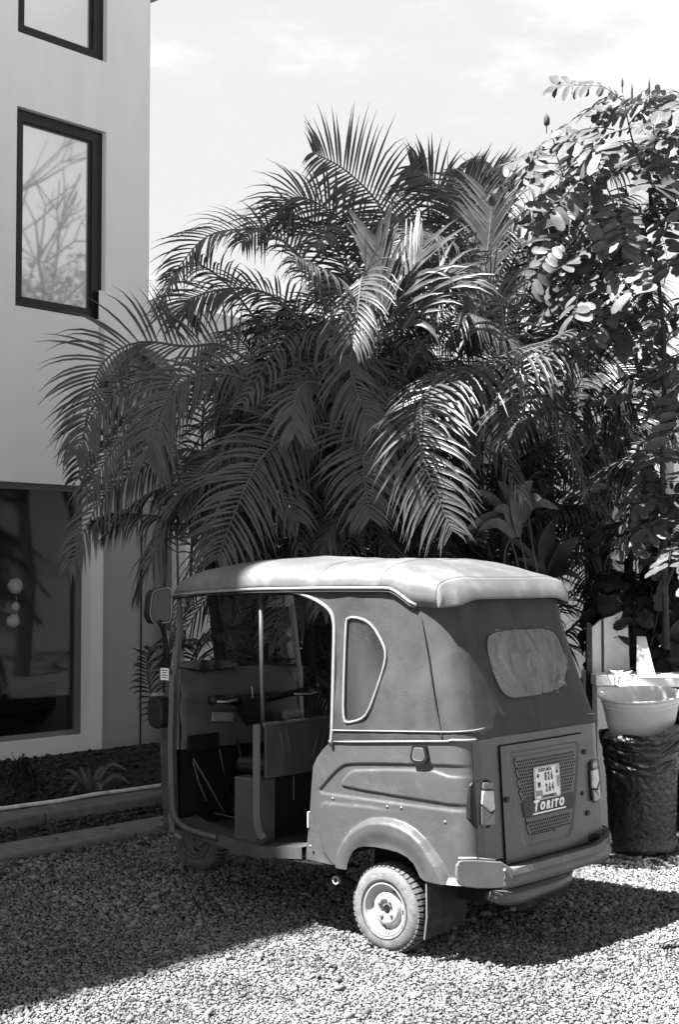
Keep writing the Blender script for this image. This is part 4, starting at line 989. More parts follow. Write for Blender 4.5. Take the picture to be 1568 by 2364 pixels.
# front turn lamp housing on the nose
m_ = MB(); tp = smooth_poly([(1.575, 1.05), (1.50, 1.052), (1.475, 1.0), (1.475, .92), (1.495, .885), (1.56, .89), (1.588, .93), (1.59, 1.0)], 2)
m_.prism(tp, lambda u, v, dd: (u, dd, v), .485, .565); tl = m_.obj('turn_lamp', M['black'], tuk, bevel=.01)
m_ = MB(); m_.prism([(1.565, 1.052), (1.515, 1.054), (1.52, 1.072), (1.555, 1.07)], lambda u, v, dd: (u, dd, v), .51, .56); m_.obj('lamp_cap', M['piping'], tl)
m_ = MB(); m_.box((1.515, .507, 1.165), (.062, .003, .062)); st = m_.obj('windscreen_sticker', M['plate'], tuk)
for z_, w in ((1.185, .045), (1.173, .035), (1.160, .048), (1.148, .04)):
    m_ = MB(); m_.box((1.515, .509, z_), (w, .002, .005)); m_.obj('print', M['lensd'], st)

# ---------------------------------------------------------------- palms
def leaflet(mb, p, d, up, L, w, droop, seg=5, tw=0):
    d = d.normalized(); side = d.cross(up)
    if side.length < 1e-3: side = Vector((1, 0, 0))
    side.normalize()
    vs_ = []; pos = p.copy(); dr = d.copy()
    for k in range(seg + 1):
        t = k / seg; ww = w * (math.sin(math.pi * min(1, .12 + t * .9)) ** .7) * (1 - t ** 3 * .9)
        if k == seg: ww = w * .06
        n_ = side.cross(dr).normalized()
        vs_ += [pos + side * ww / 2 + n_ * ww * .18, pos - n_ * ww * .05, pos - side * ww / 2 + n_ * ww * .18]
        dr = (dr + Vector((0, 0, -droop * (.6 + t * 1.4) / seg))).normalized(); pos = pos + dr * L / seg
        side = (dr.cross(n_)).normalized() * (1 if dr.cross(n_).dot(side) > 0 else -1)
    fs_ = []
    for k in range(seg):
        a_ = k * 3; fs_ += [(a_, a_ + 1, a_ + 4, a_ + 3), (a_ + 1, a_ + 2, a_ + 5, a_ + 4)]
    mb.add(vs_, fs_, 0)
def bez(pts, t):
    q = [Vector(p) for p in pts]
    while len(q) > 1: q = [a_.lerp(b_, t) for a_, b_ in zip(q, q[1:])]
    return q[0]
def spline(pts, t):
    n_ = len(pts) - 1; f_ = min(t * n_, n_ - 1e-6); i = int(f_); u = f_ - i
    p = [Vector(pts[max(0, min(n_, i + k))]) for k in (-1, 0, 1, 2)]
    return .5 * ((2 * p[1]) + (-p[0] + p[2]) * u + (2 * p[0] - 5 * p[1] + 4 * p[2] - p[3]) * u * u + (-p[0] + 3 * p[1] - 3 * p[2] + p[3]) * u ** 3)
def frond(name, pts, parent, pairs=44, L=.37, w=.021, droop=.9, vee=.25, fwd=.75, start=.12, uphint=None, m=None, seed=0, sides=(1, -1), fuse=0, rr=.011):
    r_ = random.Random(seed * 31 + 5); mb = MB(); n_ = 24; droop = droop * 1.45 + .12
    P = [spline(pts, k / n_) for k in range(n_ + 1)]
    mb.cur = 1; mb.tube(P, [rr * (1 - .85 * k / n_) + .0015 for k in range(n_ + 1)], 5, caps=False); mb.cur = 0
    for k in range(pairs):
        t = start + (1 - start) * (k + .5) / pairs; p = spline(pts, t); T = (spline(pts, min(1, t + .02)) - spline(pts, max(0, t - .02))).normalized()
        up = Vector(uphint) if uphint is not None else Vector((0, 0, 1))
        S_ = T.cross(up)
        if S_.length < .15: S_ = T.cross(Vector((.3, 1, .2)))
        S_.normalize(); Nn = S_.cross(T).normalized()
        prof = (.45 + .75 * math.sin(math.pi * min(1, (t - start) / (1 - start) * .85 + .12)) ** .8) * (1 if t < .85 else 1 - (t - .85) * 2.6)
        for sd in sides:
            j = lambda a_: r_.uniform(-a_, a_)
            if r_.random() < .045: continue
            ff = fwd + .9 * max(0, t - .7) + j(.08)
            d = T * ff + S_ * sd * (1 + j(.08)) + Nn * (vee + j(.10))
            leaflet(mb, p, d, Nn, L * prof * (1 + j(.14)), w * (1 + fuse) * (1 + j(.2)), droop * (1 + j(.5)) * (2.2 if r_.random() < .05 else 1))
    me = mb.mesh(name); 
    for x_ in (m or M['frond'], M['rachis']): me.materials.append(x_)
    me.polygons.foreach_set('use_smooth', [True] * len(me.polygons))
    return link(name, me, None, parent)

def stem(parent, p0, p1, r0=.05, r1=.035, rings=True):
    mb = MB(); n_ = 18; P = []; Rs = []
    for k in range(n_ * 2 + 1):
        t = k / (n_ * 2); p = Vector(p0).lerp(Vector(p1), t); P.append(p); Rs.append((r0 + (r1 - r0) * t) * (1.06 if k % 2 == 0 else .97))
    mb.tube(P, Rs, 10); return mb.obj('stem', M['trunk'], parent, True)

palm = empty('areca_palm', (-.15, 9.75, 0), 0, 'large areca palm clump with many arching feathery fronds behind the rickshaw', 'palm')
po = Vector((-.15, 9.75, 0))
def hero(parent, o, pix, **k):
    """pix: list of (px, py, d) from base to tip"""
    pts = [at(*q) - o for q in pix]; return frond('frond', pts, parent, **k)
stems = [((-.45, 9.9), (-.52, 9.9, 2.3)), ((-.05, 9.7), (-.02, 9.6, 2.6)), ((-.2, 9.9), (-.22, 10.0, 2.9)), ((.2, 9.9), (.35, 9.7, 3.0)), ((-.7, 9.9), (-.95, 9.8, 2.2)), ((.3, 10.1), (.55, 10.1, 3.2)), ((.0, 10.2), (.15, 10.3, 3.4))]
for a_, b_ in stems: stem(palm, Vector((a_[0], a_[1], 0)) - po, Vector(b_) - po)
H = [
 # top crown
 ([(960, 760, 9.7), (925, 600, 9.7), (880, 480, 9.7), (800, 395, 9.6), (722, 352, 9.5)], dict(L=.42, droop=.25, vee=.3, fwd=.55, pairs=44, sides=(1, -1), uphint=(0, -1, .35))),
 ([(930, 740, 9.8), (870, 600, 9.9), (780, 500, 9.9), (690, 455, 9.9), (640, 490, 9.8)], dict(L=.40, droop=.4, uphint=(.1, -.7, .6))),
 ([(850, 760, 9.8), (800, 620, 9.9), (730, 520, 10.0), (640, 500, 10.0), (560, 560, 9.9)], dict(L=.40, droop=.5, uphint=(0, -.6, .7))),
 ([(760, 720, 9.6), (690, 590, 9.7), (600, 535, 9.7), (480, 545, 9.6), (392, 645, 9.5)], dict(L=.34, droop=.55, vee=.5, uphint=(.1, -.5, .8))),
 ([(740, 800, 9.6), (640, 690, 9.6), (540, 665, 9.6), (440, 690, 9.5), (430, 730, 9.5)], dict(L=.36, droop=.5, uphint=(.1, -.6, .7))),
 # left
 ([(640, 880, 9.5), (520, 800, 9.5), (430, 800, 9.4), (320, 790, 9.4), (240, 835, 9.3), (205, 930, 9.3), (180, 1105, 9.2)], dict(L=.40, droop=.35, vee=.55, fwd=.6, pairs=52, uphint=(.3, -.75, .5))),
 ([(560, 930, 9.4), (440, 870, 9.3), (320, 880, 9.2), (220, 950, 9.1), (175, 1050, 9.0)], dict(L=.34, droop=.9, uphint=(.1, -.6, .7))),
 ([(600, 960, 9.3), (470, 920, 9.2), (350, 950, 9.1), (260, 1040, 9.0), (200, 1140, 9.0)], dict(L=.34, droop=1.0, uphint=(.1, -.5, .8))),
 ([(640, 900, 9.2), (500, 860, 9.0), (400, 900, 8.9), (350, 1000, 8.9), (340, 1060, 8.9)], dict(L=.36, droop=.8, uphint=(0, -.8, .4))),
 ([(580, 1120, 9.3), (450, 1040, 9.2), (330, 1080, 9.1), (230, 1160, 9.0), (160, 1310, 9.0)], dict(L=.30, droop=1.0, uphint=(.1, -.5, .8))),
 ([(560, 1230, 9.2), (450, 1195, 9.1), (350, 1190, 9.0), (260, 1185, 9.0), (215, 1200, 9.0)], dict(L=.24, droop=1.3, vee=0)),
 ([(600, 1100, 9.0), (480, 1100, 8.9), (400, 1190, 8.9), (350, 1290, 8.8), (318, 1370, 8.8)], dict(L=.28, droop=1.2)),
 ([(560, 1180, 9.1), (450, 1130, 9.1), (330, 1150, 9.1), (240, 1240, 9.0)], dict(L=.30, droop=1.0)),
 # centre
 ([(800, 1000, 9.2), (700, 985, 9.0), (610, 1050, 8.8), (560, 1140, 8.7), (500, 1290, 8.6)], dict(L=.40, droop=.55, vee=.1, fwd=.5, pairs=46, w=.021, uphint=(.2, -.9, .3))),
 ([(980, 900, 9.2), (900, 950, 8.9), (850, 1010, 8.7), (840, 1090, 8.6), (855, 1195, 8.6)], dict(L=.34, droop=.5, vee=.1, fwd=.5, pairs=44, uphint=(0, -1, .15))),
 ([(1120, 850, 8.8), (1030, 860, 8.3), (965, 950, 8.0), (985, 1080, 7.85), (1045, 1225, 7.8)], dict(L=.38, droop=.6, vee=.1, fwd=.45, pairs=48, w=.022, uphint=(-.6, -.9, .3))),
 ([(760, 900, 8.9), (720, 880, 8.8), (690, 900, 8.7), (675, 960, 8.7), (680, 1000, 8.7)], dict(L=.24, droop=.7, vee=.1, uphint=(0, -1, .2), pairs=30)),
 ([(860, 800, 9.0), (820, 805, 8.8), (810, 850, 8.7), (830, 920, 8.6), (860, 985, 8.6)], dict(L=.28, droop=.7, vee=.1, uphint=(-.1, -1, .2), pairs=34)),
 ([(890, 780, 8.5), (865, 690, 8.1), (838, 640, 7.9), (828, 700, 7.75), (815, 800, 7.7)], dict(L=.27, droop=.7, vee=.1, fwd=.45, pairs=36, w=.02, uphint=(-.7, -.9, .4))),
 ([(880, 790, 8.4), (820, 690, 8.1), (760, 630, 7.8), (680, 590, 7.6)], dict(L=.26, droop=1.3, vee=.0, fwd=.5, pairs=34, w=.018, uphint=(0, -.5, .8))),
 ([(900, 1150, 9.3), (850, 1160, 9.0), (780, 1200, 8.9), (740, 1270, 8.8)], dict(L=.3, droop=.7)),
 ([(700, 1080, 9.2), (620, 1030, 9.1), (520, 1060, 9.0), (450, 1100, 9.0), (410, 1180, 8.9)], dict(L=.30, droop=.8, uphint=(.1, -.7, .6))),
 # broad half-split blades standing upright in the middle
 ([(880, 745, 8.1), (885, 690, 8.1), (880, 620, 8.1), (872, 560, 8.1)], dict(L=.34, droop=.12, vee=.1, fwd=2.3, pairs=9, w=.05, start=.0, uphint=(-.7, -.8, .3))),
 ([(900, 740, 8.1), (925, 690, 8.1), (955, 620, 8.1), (975, 570, 8.1)], dict(L=.36, droop=.3, vee=.1, fwd=1.9, pairs=9, w=.04, start=.0, uphint=(-.7, -.8, .3))),
 ([(930, 760, 8.1), (970, 700, 8.1), (1010, 650, 8.1), (1040, 640, 8.1)], dict(L=.36, droop=.4, vee=.1, fwd=1.5, pairs=12, w=.034, start=.0, uphint=(-.7, -.8, .3))),
 # right of centre
 ([(1000, 760, 9.4), (1020, 640, 9.4), (1000, 560, 9.3), (930, 500, 9.2), (870, 520, 9.2)], dict(L=.38, droop=.7, uphint=(0, -.6, .7))),
 ([(1060, 780, 9.4), (1090, 620, 9.4), (1100, 500, 9.4), (1075, 400, 9.4)], dict(L=.36, droop=.2, fwd=.9, w=.024, uphint=(-.6, -.9, .2))),
 ([(1080, 780, 9.3), (1120, 620, 9.3), (1135, 500, 9.3), (1140, 395, 9.3)], dict(L=.34, droop=.15, fwd=1.3, w=.028, uphint=(-.7, -.8, .2))),
 ([(1060, 760, 8.9), (1080, 640, 8.7), (1040, 560, 8.5), (960, 540, 8.3), (900, 580, 8.2)], dict(L=.34, droop=.9, uphint=(0, -.5, .8))),
 ([(1150, 850, 8.7), (1160, 720, 8.5), (1110, 640, 8.4), (1030, 640, 8.2), (970, 700, 8.1)], dict(L=.34, droop=.8, uphint=(0, -.6, .7))),
 ([(1100, 700, 9.6), (1060, 540, 9.6), (1020, 440, 9.7), (950, 385, 9.7)], dict(L=.36, droop=.35, uphint=(0, -.8, .5))),
]
for i, (pix, k) in enumerate(H): hero(palm, po, pix, seed=i, **k)
# spears (unopened leaves)
for a_, b_ in (((935, 640, 9.5), (925, 520, 9.5)), ((1040, 500, 9.5), (1033, 340, 9.5)), ((900, 640, 9.6), (770, 455, 9.6))):
    m_ = MB(); m_.tube([at(*a_) - po, at(*b_) - po], [.010, .001], 6); m_.obj('spear', M['frond'], palm)
# random inner fronds; four shared shapes
def std_frond(seed, ln, rise, bend, **k):
    pts = [(0, 0, 0), (ln * .25, 0, rise * .7), (ln * .55, 0, rise), (ln * .82, 0, rise - bend * .45), (ln, 0, rise - bend)]
    o_ = frond('frond', pts, None, seed=seed, **k); me = o_.data; bpy.data.objects.remove(o_); return me
FR = [std_frond(101, 1.25, .65, .55, L=.34), std_frond(102, 1.4, .45, .9, L=.33, droop=1.2), std_frond(103, 1.1, .9, .35, L=.34, droop=.6), std_frond(104, 1.2, .25, .9, L=.32, droop=1.1), std_frond(105, 1.0, .15, .7, L=.3, droop=1.0, pairs=30)]
def add_frond(parent, me, loc, az, pitch=0, s_=1.0, roll=0):
    o_ = bpy.data.objects.new('frond', me); COL.objects.link(o_); o_.parent = parent; o_.location = loc; o_.rotation_euler = (roll, pitch, az); o_.scale = (s_,) * 3
pr = random.Random(11)
for i in range(58):
    st = pr.choice(stems); top = Vector(st[1]); az = pr.uniform(0, 2 * math.pi)
    zz = pr.uniform(.9, top.z - .1) if i < 26 else top.z + pr.uniform(-.35, .25)
    if math.sin(az) < -.6 and zz < 2.0: zz += .6
    if top.x < -.4 and math.cos(az) < .1: az = math.pi - az
    add_frond(palm, pr.choice(FR), Vector((top.x + pr.uniform(-.15, .15), top.y + pr.uniform(0, .5), zz)) - po, az, pr.uniform(-.25, .2), pr.uniform(.75, 1.05), pr.uniform(-.3, .3))

for i in range(30):
    x_ = pr.uniform(-1.35, -.1); add_frond(palm, pr.choice(FR), Vector((x_, pr.uniform(10.6, 11.8), pr.uniform(.3, 1.7))) - po, pr.uniform(R(-50), R(75)), pr.uniform(-.9, .0), pr.uniform(.65, .95), pr.uniform(-.5, .5))
for i in range(34):
    x_ = pr.uniform(-.75, .7); az = pr.uniform(0, 2 * math.pi)
    add_frond(palm, pr.choice(FR), Vector((x_, pr.uniform(9.9, 10.8), pr.uniform(2.6, 3.35))) - po, az, pr.uniform(-.3, .35), pr.uniform(.6, .85), pr.uniform(-.5, .5))
for i in range(70):
    x_ = pr.uniform(-.8, 1.2); y_ = pr.uniform(10.0, 11.2) + .35 * x_; az = pr.uniform(0, 2 * math.pi)
    if x_ < -.3 and math.cos(az) < .0: az = math.pi - az
    add_frond(palm, pr.choice(FR), Vector((x_, y_, pr.uniform(1.3, 2.9))) - po, az, pr.uniform(-.6, .1), pr.uniform(.75, 1.05), pr.uniform(-.5, .5))
for i in range(46):
    x_ = pr.uniform(-.8, 1.5); y_ = pr.uniform(9.9, 11.2) + .35 * x_; az = pr.uniform(0, 2 * math.pi)
    if x_ < .1 and math.cos(az) < .0: az = math.pi - az
    add_frond(palm, pr.choice(FR), Vector((x_, y_, pr.uniform(.15, 1.5))) - po, az, pr.uniform(-.9, -.1), pr.uniform(.75, 1.05), pr.uniform(-.5, .5))
palm2 = empty('areca_palm', (1.75, 10.6, 0), 0, 'sunlit areca palm clump at the right, tangled with the broad leafed shrub', 'palm'); po2 = Vector((1.75, 10.6, 0))
st2 = [((1.6, 10.6), (1.45, 10.5, 2.4)), ((2.1, 10.7), (2.2, 10.6, 2.7)), ((2.0, 10.9), (1.9, 10.9, 3.2)), ((1.3, 10.4), (1.15, 10.3, 2.6))]
for a_, b_ in st2: stem(palm2, Vector((a_[0], a_[1], 0)) - po2, Vector(b_) - po2, .045, .03)
H2 = [
 ([(1400, 800, 9.4), (1300, 785, 9.0), (1180, 815, 8.6), (1060, 880, 8.3), (975, 975, 8.1)], dict(L=.40, droop=.9, vee=.0, fwd=.4, pairs=46, w=.026, uphint=(-.5, -.6, .6))),
 ([(1330, 760, 9.4), (1270, 790, 9.0), (1225, 860, 8.8), (1195, 940, 8.7), (1175, 1015, 8.7)], dict(L=.30, droop=.7, vee=.1, fwd=.5, pairs=40, w=.022, uphint=(-.7, -.9, .4))),
 ([(1340, 820, 9.6), (1290, 720, 9.5), (1230, 640, 9.4), (1150, 690, 9.3), (1090, 800, 9.2)], dict(L=.38, droop=.8, w=.022)),
 ([(1330, 860, 9.4), (1390, 800, 9.4), (1450, 780, 9.4), (1500, 830, 9.3)], dict(L=.42, droop=.8, w=.02, uphint=(-.6, -.7, .4))),
 ([(1150, 700, 9.8), (1220, 620, 9.8), (1300, 550, 9.8), (1390, 500, 9.8)], dict(L=.34, droop=.3, w=.022, uphint=(-.6, -.6, .5))),
 ([(1200, 760, 9.7), (1300, 690, 9.7), (1400, 640, 9.7), (1490, 640, 9.7)], dict(L=.40, droop=.5, w=.02, uphint=(-.6, -.6, .5))),
 ([(1380, 950, 9.3), (1420, 940, 9.1), (1460, 990, 9.0), (1470, 1080, 9.0)], dict(L=.36, droop=1.1, w=.022, uphint=(-.6, -.6, .5))),
 ([(1250, 960, 9.6), (1330, 890, 9.5), (1420, 880, 9.4), (1500, 960, 9.3)], dict(L=.34, droop=.8)),
 ([(1180, 1180, 9.9), (1230, 1100, 9.8), (1330, 1060, 9.8), (1420, 1090, 9.8)], dict(L=.28, droop=1.2, vee=0)),
 ([(1200, 1220, 9.9), (1270, 1175, 9.9), (1330, 1165, 9.9), (1400, 1190, 9.9)], dict(L=.20, droop=1.5, vee=0, pairs=26)),
 ([(1420, 560, 9.9), (1380, 470, 9.9), (1420, 400, 9.9), (1500, 380, 9.9)], dict(L=.34, droop=.8)),
 ([(1300, 900, 9.4), (1240, 830, 9.2), (1180, 760, 9.1), (1110, 740, 9.0), (1040, 790, 8.9)], dict(L=.36, droop=1.0, w=.022)),
 ([(1330, 900, 9.4), (1290, 760, 9.2), (1210, 680, 9.1), (1120, 720, 9.0), (1080, 800, 9.0)], dict(L=.38, droop=.8, w=.025, uphint=(-.6, -.6, .5))),
 ([(1380, 900, 9.4), (1370, 740, 9.3), (1320, 620, 9.2), (1240, 560, 9.1)], dict(L=.38, droop=.5, w=.025, uphint=(-.6, -.7, .4))),
 ([(1300, 1000, 9.3), (1340, 880, 9.2), (1420, 840, 9.1), (1490, 930, 9.0)], dict(L=.38, droop=.9, w=.025, uphint=(-.6, -.7, .4))),
 ([(1250, 1000, 9.3), (1200, 900, 9.2), (1130, 890, 9.1), (1080, 980, 9.0)], dict(L=.34, droop=.9, w=.025, uphint=(-.6, -.7, .4))),
 ([(1350, 1050, 9.4), (1400, 960, 9.2), (1450, 980, 9.1), (1470, 1120, 9.0)], dict(L=.38, droop=1.0, w=.026, uphint=(-.6, -.7, .4))),
 ([(1230, 760, 9.3), (1260, 640, 9.2), (1330, 560, 9.1), (1420, 560, 9.1)], dict(L=.36, droop=.6, w=.024, uphint=(-.6, -.7, .4))),
 ([(1120, 780, 9.2), (1180, 620, 9.2), (1230, 500, 9.2), (1300, 470, 9.2)], dict(L=.36, droop=.5, w=.024, uphint=(-.6, -.7, .4))),
]
for i, (pix, k) in enumerate(H2): hero(palm2, po2, pix if i < 2 else [(a_, b_, c_ + .6) for a_, b_, c_ in pix], seed=60 + i, **k)
for i in range(40):
    st = pr.choice(st2); top = Vector(st[1]); az = pr.uniform(R(-15), R(195))
    add_frond(palm2, pr.choice(FR), Vector((top.x + pr.uniform(-.1, .1), top.y + pr.uniform(0, .4), top.z + pr.uniform(-1.1, .3))) - po2, az, pr.uniform(-.25, .2), pr.uniform(.7, .95), pr.uniform(-.3, .3))

# ---------------------------------------------------------------- broad leafed shrub (large pinnate leaves)
def pinnate(seed, n=11, ln=.56, lw=.060, ll=.145, bend=.10):
    r_ = random.Random(seed); mb = MB(); pts = [(0, 0, 0), (ln * .35, 0, .05), (ln * .7, 0, -.02), (ln, 0, -bend)]
    mb.cur = 1; mb.tube([spline(pts, k / 10) for k in range(11)], [.0045 * (1 - .08 * k) for k in range(11)], 5, caps=False); mb.cur = 0
    for k in range(n):
        t = min(1, .12 + .88 * (k + r_.uniform(.1, .7)) / n); p = spline(pts, t); T = (spline(pts, min(1, t + .03)) - spline(pts, max(0, t - .03))).normalized()
        S_ = T.cross(Vector((0, 0, 1))).normalized(); Nn = S_.cross(T)
        sc = .55 + .65 * t
        for sd in (1, -1):
            d = (T * (.3 + r_.uniform(-.2, .3) + .5 * max(0, t - .8)) + S_ * sd + Nn * r_.uniform(-.35, .2)).normalized(); e = d.cross(Nn).normalized(); L_2 = ll * sc * r_.uniform(.72, 1.15); W_2 = lw * sc * r_.uniform(.75, 1.2)
            n2 = e.cross(d).normalized(); vs_ = []
            prof = [(0, .1), (.12, .72), (.4, .97), (.7, 1.0), (.92, .72), (1.0, .15)]
            for a_, b_ in prof:
                c_ = p + d * (.01 + L_2 * a_) - n2 * (L_2 * a_ * a_ * .18)
                vs_ += [c_ + e * W_2 / 2 * b_ + n2 * W_2 * .10 * b_, c_, c_ - e * W_2 / 2 * b_ + n2 * W_2 * .10 * b_]
            fs_ = []
            for q in range(5): fs_ += [(q * 3, q * 3 + 1, q * 3 + 4, q * 3 + 3), (q * 3 + 1, q * 3 + 2, q * 3 + 5, q * 3 + 4)]
            mb.add(vs_, fs_, 0)
    return mb
def leafmesh(seed, mname, **k):
    me = pinnate(seed, **k).mesh('leaf')
    for x_ in (M[mname], M['twig']): me.materials.append(x_)
    me.polygons.foreach_set('use_smooth', [True] * len(me.polygons)); return me
lr = random.Random(4)
PL = [leafmesh(1, 'leaf'), leafmesh(2, 'leaf', n=10, ln=.48, bend=.06), leafmesh(3, 'leaf', n=12, ln=.6, bend=.16, lw=.056), leafmesh(4, 'leaf', n=8, ln=.42, bend=.0, ll=.13, lw=.066)]
def add_leaf(parent, me, p, az, pitch, roll, s_):
    o_ = bpy.data.objects.new('leaf', me); COL.objects.link(o_); o_.parent = parent; o_.location = p
    n_ = Vector((-.22 + lr.gauss(0, .28), -.30 + lr.gauss(0, .28), .75)).normalized(); q = Vector((0, 0, 1)).rotation_difference(n_)
    o_.rotation_mode = 'QUATERNION'; from mathutils import Euler
    o_.rotation_quaternion = q @ Euler((roll, pitch, az)).to_quaternion(); o_.scale = (s_,) * 3
def branch(parent, pts, r0, r1, name='branch'):
    m_ = MB(); m_.tube([spline(pts, k / 12) for k in range(13)], [r0 + (r1 - r0) * k / 12 for k in range(13)], 7); return m_.obj(name, M['twig'], parent, True)

shrub = empty('candle_bush', (2.15, 9.0, 0), 0, 'tall sunlit shrub with big oval leaflets and upright flower spikes at the right edge', 'shrub'); so_ = Vector((2.15, 9.0, 0))
BR = [
 [(1540, 1500, 9.0), (1530, 1100, 9.0), (1535, 800, 8.8), (1515, 600, 8.8), (1500, 420, 8.8), (1510, 300, 8.8)],
 [(1530, 850, 8.8), (1460, 740, 8.7), (1420, 640, 8.6), (1400, 600, 8.5)],
 [(1525, 720, 8.8), (1460, 620, 8.7), (1400, 560, 8.6), (1330, 480, 8.5), (1290, 370, 8.5), (1275, 300, 8.5)],
 [(1520, 620, 8.8), (1450, 540, 8.7), (1410, 450, 8.6), (1380, 380, 8.6)],
 [(1510, 480, 8.8), (1490, 400, 8.7), (1460, 320, 8.6), (1440, 220, 8.6)],
 [(1520, 560, 9.2), (1560, 420, 9.2), (1580, 300, 9.2), (1575, 210, 9.2)],
 [(1535, 900, 9.0), (1600, 750, 9.0), (1640, 600, 9.0)],
 [(1535, 1150, 9.3), (1500, 1080, 9.3), (1470, 1060, 9.3)],
 [(1540, 1350, 9.0), (1600, 1200, 9.0), (1640, 1100, 9.0)],
 [(1535, 1000, 9.0), (1590, 900, 8.9), (1620, 820, 8.9)],
]
for bi, b_ in enumerate(BR):
    P = [at(*q) - so_ for q in b_]; branch(shrub, P, .022 if bi == 0 else .011, .006 if bi == 0 else .003, 'trunk' if bi == 0 else 'branch')
    nl = 26 if bi == 0 else 12
    for k in range(nl):
        t = .30 + .7 * (k + lr.random()) / nl if bi == 0 else .25 + .75 * (k + lr.random()) / nl
        p = spline(P, min(1, t)); az = lr.uniform(0, 2 * math.pi)
        if lr.random() < .45: az = lr.uniform(R(150), R(290))
        add_leaf(shrub, lr.choice(PL), p, az, lr.uniform(-.35, .25), lr.uniform(-.3, .3), lr.uniform(.62, .98))
for px, py, az, pi_, s_ in ((1290, 350, 190, -.1, .72), (1285, 360, 200, .15, .6), (1440, 235, 185, 0, .75), (1420, 300, 190, .05, .85), (1330, 470, 175, .3, .8), (1350, 520, 200, .2, .8), (1400, 580, 210, .1, .8), (1500, 240, 170, 0, .8), (1560, 230, 190, 0, .8)):
    add_leaf(shrub, lr.choice(PL), at(px, py, 8.5) - so_, R(az), pi_, lr.uniform(-.9, .2), s_)
# flower spikes
for px, y0, y1, d in ((1263, 308, 262, 8.5), (1310, 340, 296, 8.5), (1438, 215, 178, 8.6), (1500, 240, 180, 8.8), (1460, 260, 190, 8.6), (1575, 215, 150, 8.9)):
    a_, b_ = at(px, y0, d) - so_, at(px, y1, d) - so_; m_ = MB()
    fat = 1 if px < 1300 else .35
    m_.tube([a_, a_.lerp(b_, .35), a_.lerp(b_, .45), a_.lerp(b_, .75), b_], [.003, .003, .016 * fat + .002, .018 * fat + .001, .002], 7); m_.obj('flower_spike', M['twig'], shrub, True)

# darker undergrowth at the lower right
PD = [leafmesh(11, 'leafd', n=7, ln=.42, ll=.13, lw=.075), leafmesh(12, 'leafd', n=6, ln=.36, ll=.14, lw=.08, bend=.2)]
bush = empty('shrub', (2.25, 10.3, 0), 0, 'dark leafy shrub in shade behind the white counter', 'shrub'); bo = Vector((2.25, 10.3, 0))
for k in range(9):
    a_ = at(1480 + lr.uniform(-60, 80), 1600, 10.2 + lr.uniform(-.3, .5)); a_.z = 0; top = at(1400 + lr.uniform(-20, 190), lr.uniform(1180, 1450), 10.0 + lr.uniform(-.3, .5))
    P = [a_ - bo, a_.lerp(top, .5) + Vector((lr.uniform(-.1, .1), 0, .1)) - bo, top - bo]; branch(bush, P, .014, .004, 'stem')
    for j in range(10):
        p = spline(P, .5 + .5 * (j + lr.random()) / 10); add_leaf(bush, lr.choice(PD), p, lr.uniform(0, 6.28), lr.uniform(-.1, .6), lr.uniform(-.4, .4), lr.uniform(.7, 1.0))

# cordyline-like plants between palm and pillar
def blade(parent, pts, w, m, name='leaf'):
    mb = MB(); n_ = 10; P = [spline(pts, k / n_) for k in range(n_ + 1)]; vs_ = []
    for k in range(n_ + 1):
        T = (P[min(n_, k + 1)] - P[max(0, k - 1)]).normalized(); S_ = T.cross(Vector((.15, -1, .1))).normalized(); nn = S_.cross(T); t = k / n_
        ww = w * (math.sin(math.pi * min(1, t ** .8 * .95 + .04)) ** .8); vs_ += [P[k] + S_ * ww / 2 + nn * ww * .15, P[k], P[k] - S_ * ww / 2 + nn * ww * .15]
    fs_ = []
    for k in range(n_): a_ = k * 3; fs_ += [(a_, a_ + 1, a_ + 4, a_ + 3), (a_ + 1, a_ + 2, a_ + 5, a_ + 4)]
    mb.add(vs_, fs_); return mb.obj(name, m, parent, True, recalc=False)
cor = empty('cordyline', (1.35, 9.6, 0), 0, 'broad bladed dark plant rising just behind the rear roof corner', 'plant'); co_ = Vector((1.35, 9.6, 0))
base = at(1270, 1330, 9.6)
m_ = MB(); m_.tube([Vector((0, 0, 0)), base - co_], [.02, .015], 8); m_.obj('stem', M['twig'], cor, True)
for tip, mid, w in (((1278, 1200, 9.5), (1262, 1260, 9.55), .13), ((1338, 1240, 9.5), (1300, 1275, 9.5), .10), ((1150, 1225, 9.4), (1210, 1265, 9.5), .05), ((1330, 1300, 9.4), (1300, 1310, 9.5), .06), ((1215, 1200, 9.7), (1235, 1260, 9.7), .05), ((1190, 1290, 9.4), (1230, 1300, 9.5), .05), ((1345, 1340, 9.5), (1310, 1320, 9.5), .05)):
    blade(cor, [base - co_, at(*mid) - co_, at(*tip) - co_], w, M['leafd'])
cor2 = empty('ginger_plant', (1.15, 9.4, 0), 0, 'plant with pale lit stems and glossy leaves under the palm', 'plant'); c2 = Vector((1.15, 9.4, 0))
for a_, b_, c_ in (((1225, 1400, 9.4), (1195, 1300, 9.4), (1180, 1235, 9.4)), ((1240, 1400, 9.4), (1215, 1310, 9.4), (1200, 1230, 9.4)), ((1260, 1400, 9.4), (1235, 1290, 9.4), (1220, 1180, 9.5)), ((1180, 1400, 9.4), (1165, 1290, 9.4), (1180, 1240, 9.4))):
    m_ = MB(); m_.tube([spline([at(*a_) - c2, at(*b_) - c2, at(*c_) - c2], k / 8) for k in range(9)], [.008 - .0005 * k for k in range(9)], 6); m_.obj('stalk', M['rachis'], cor2, True)
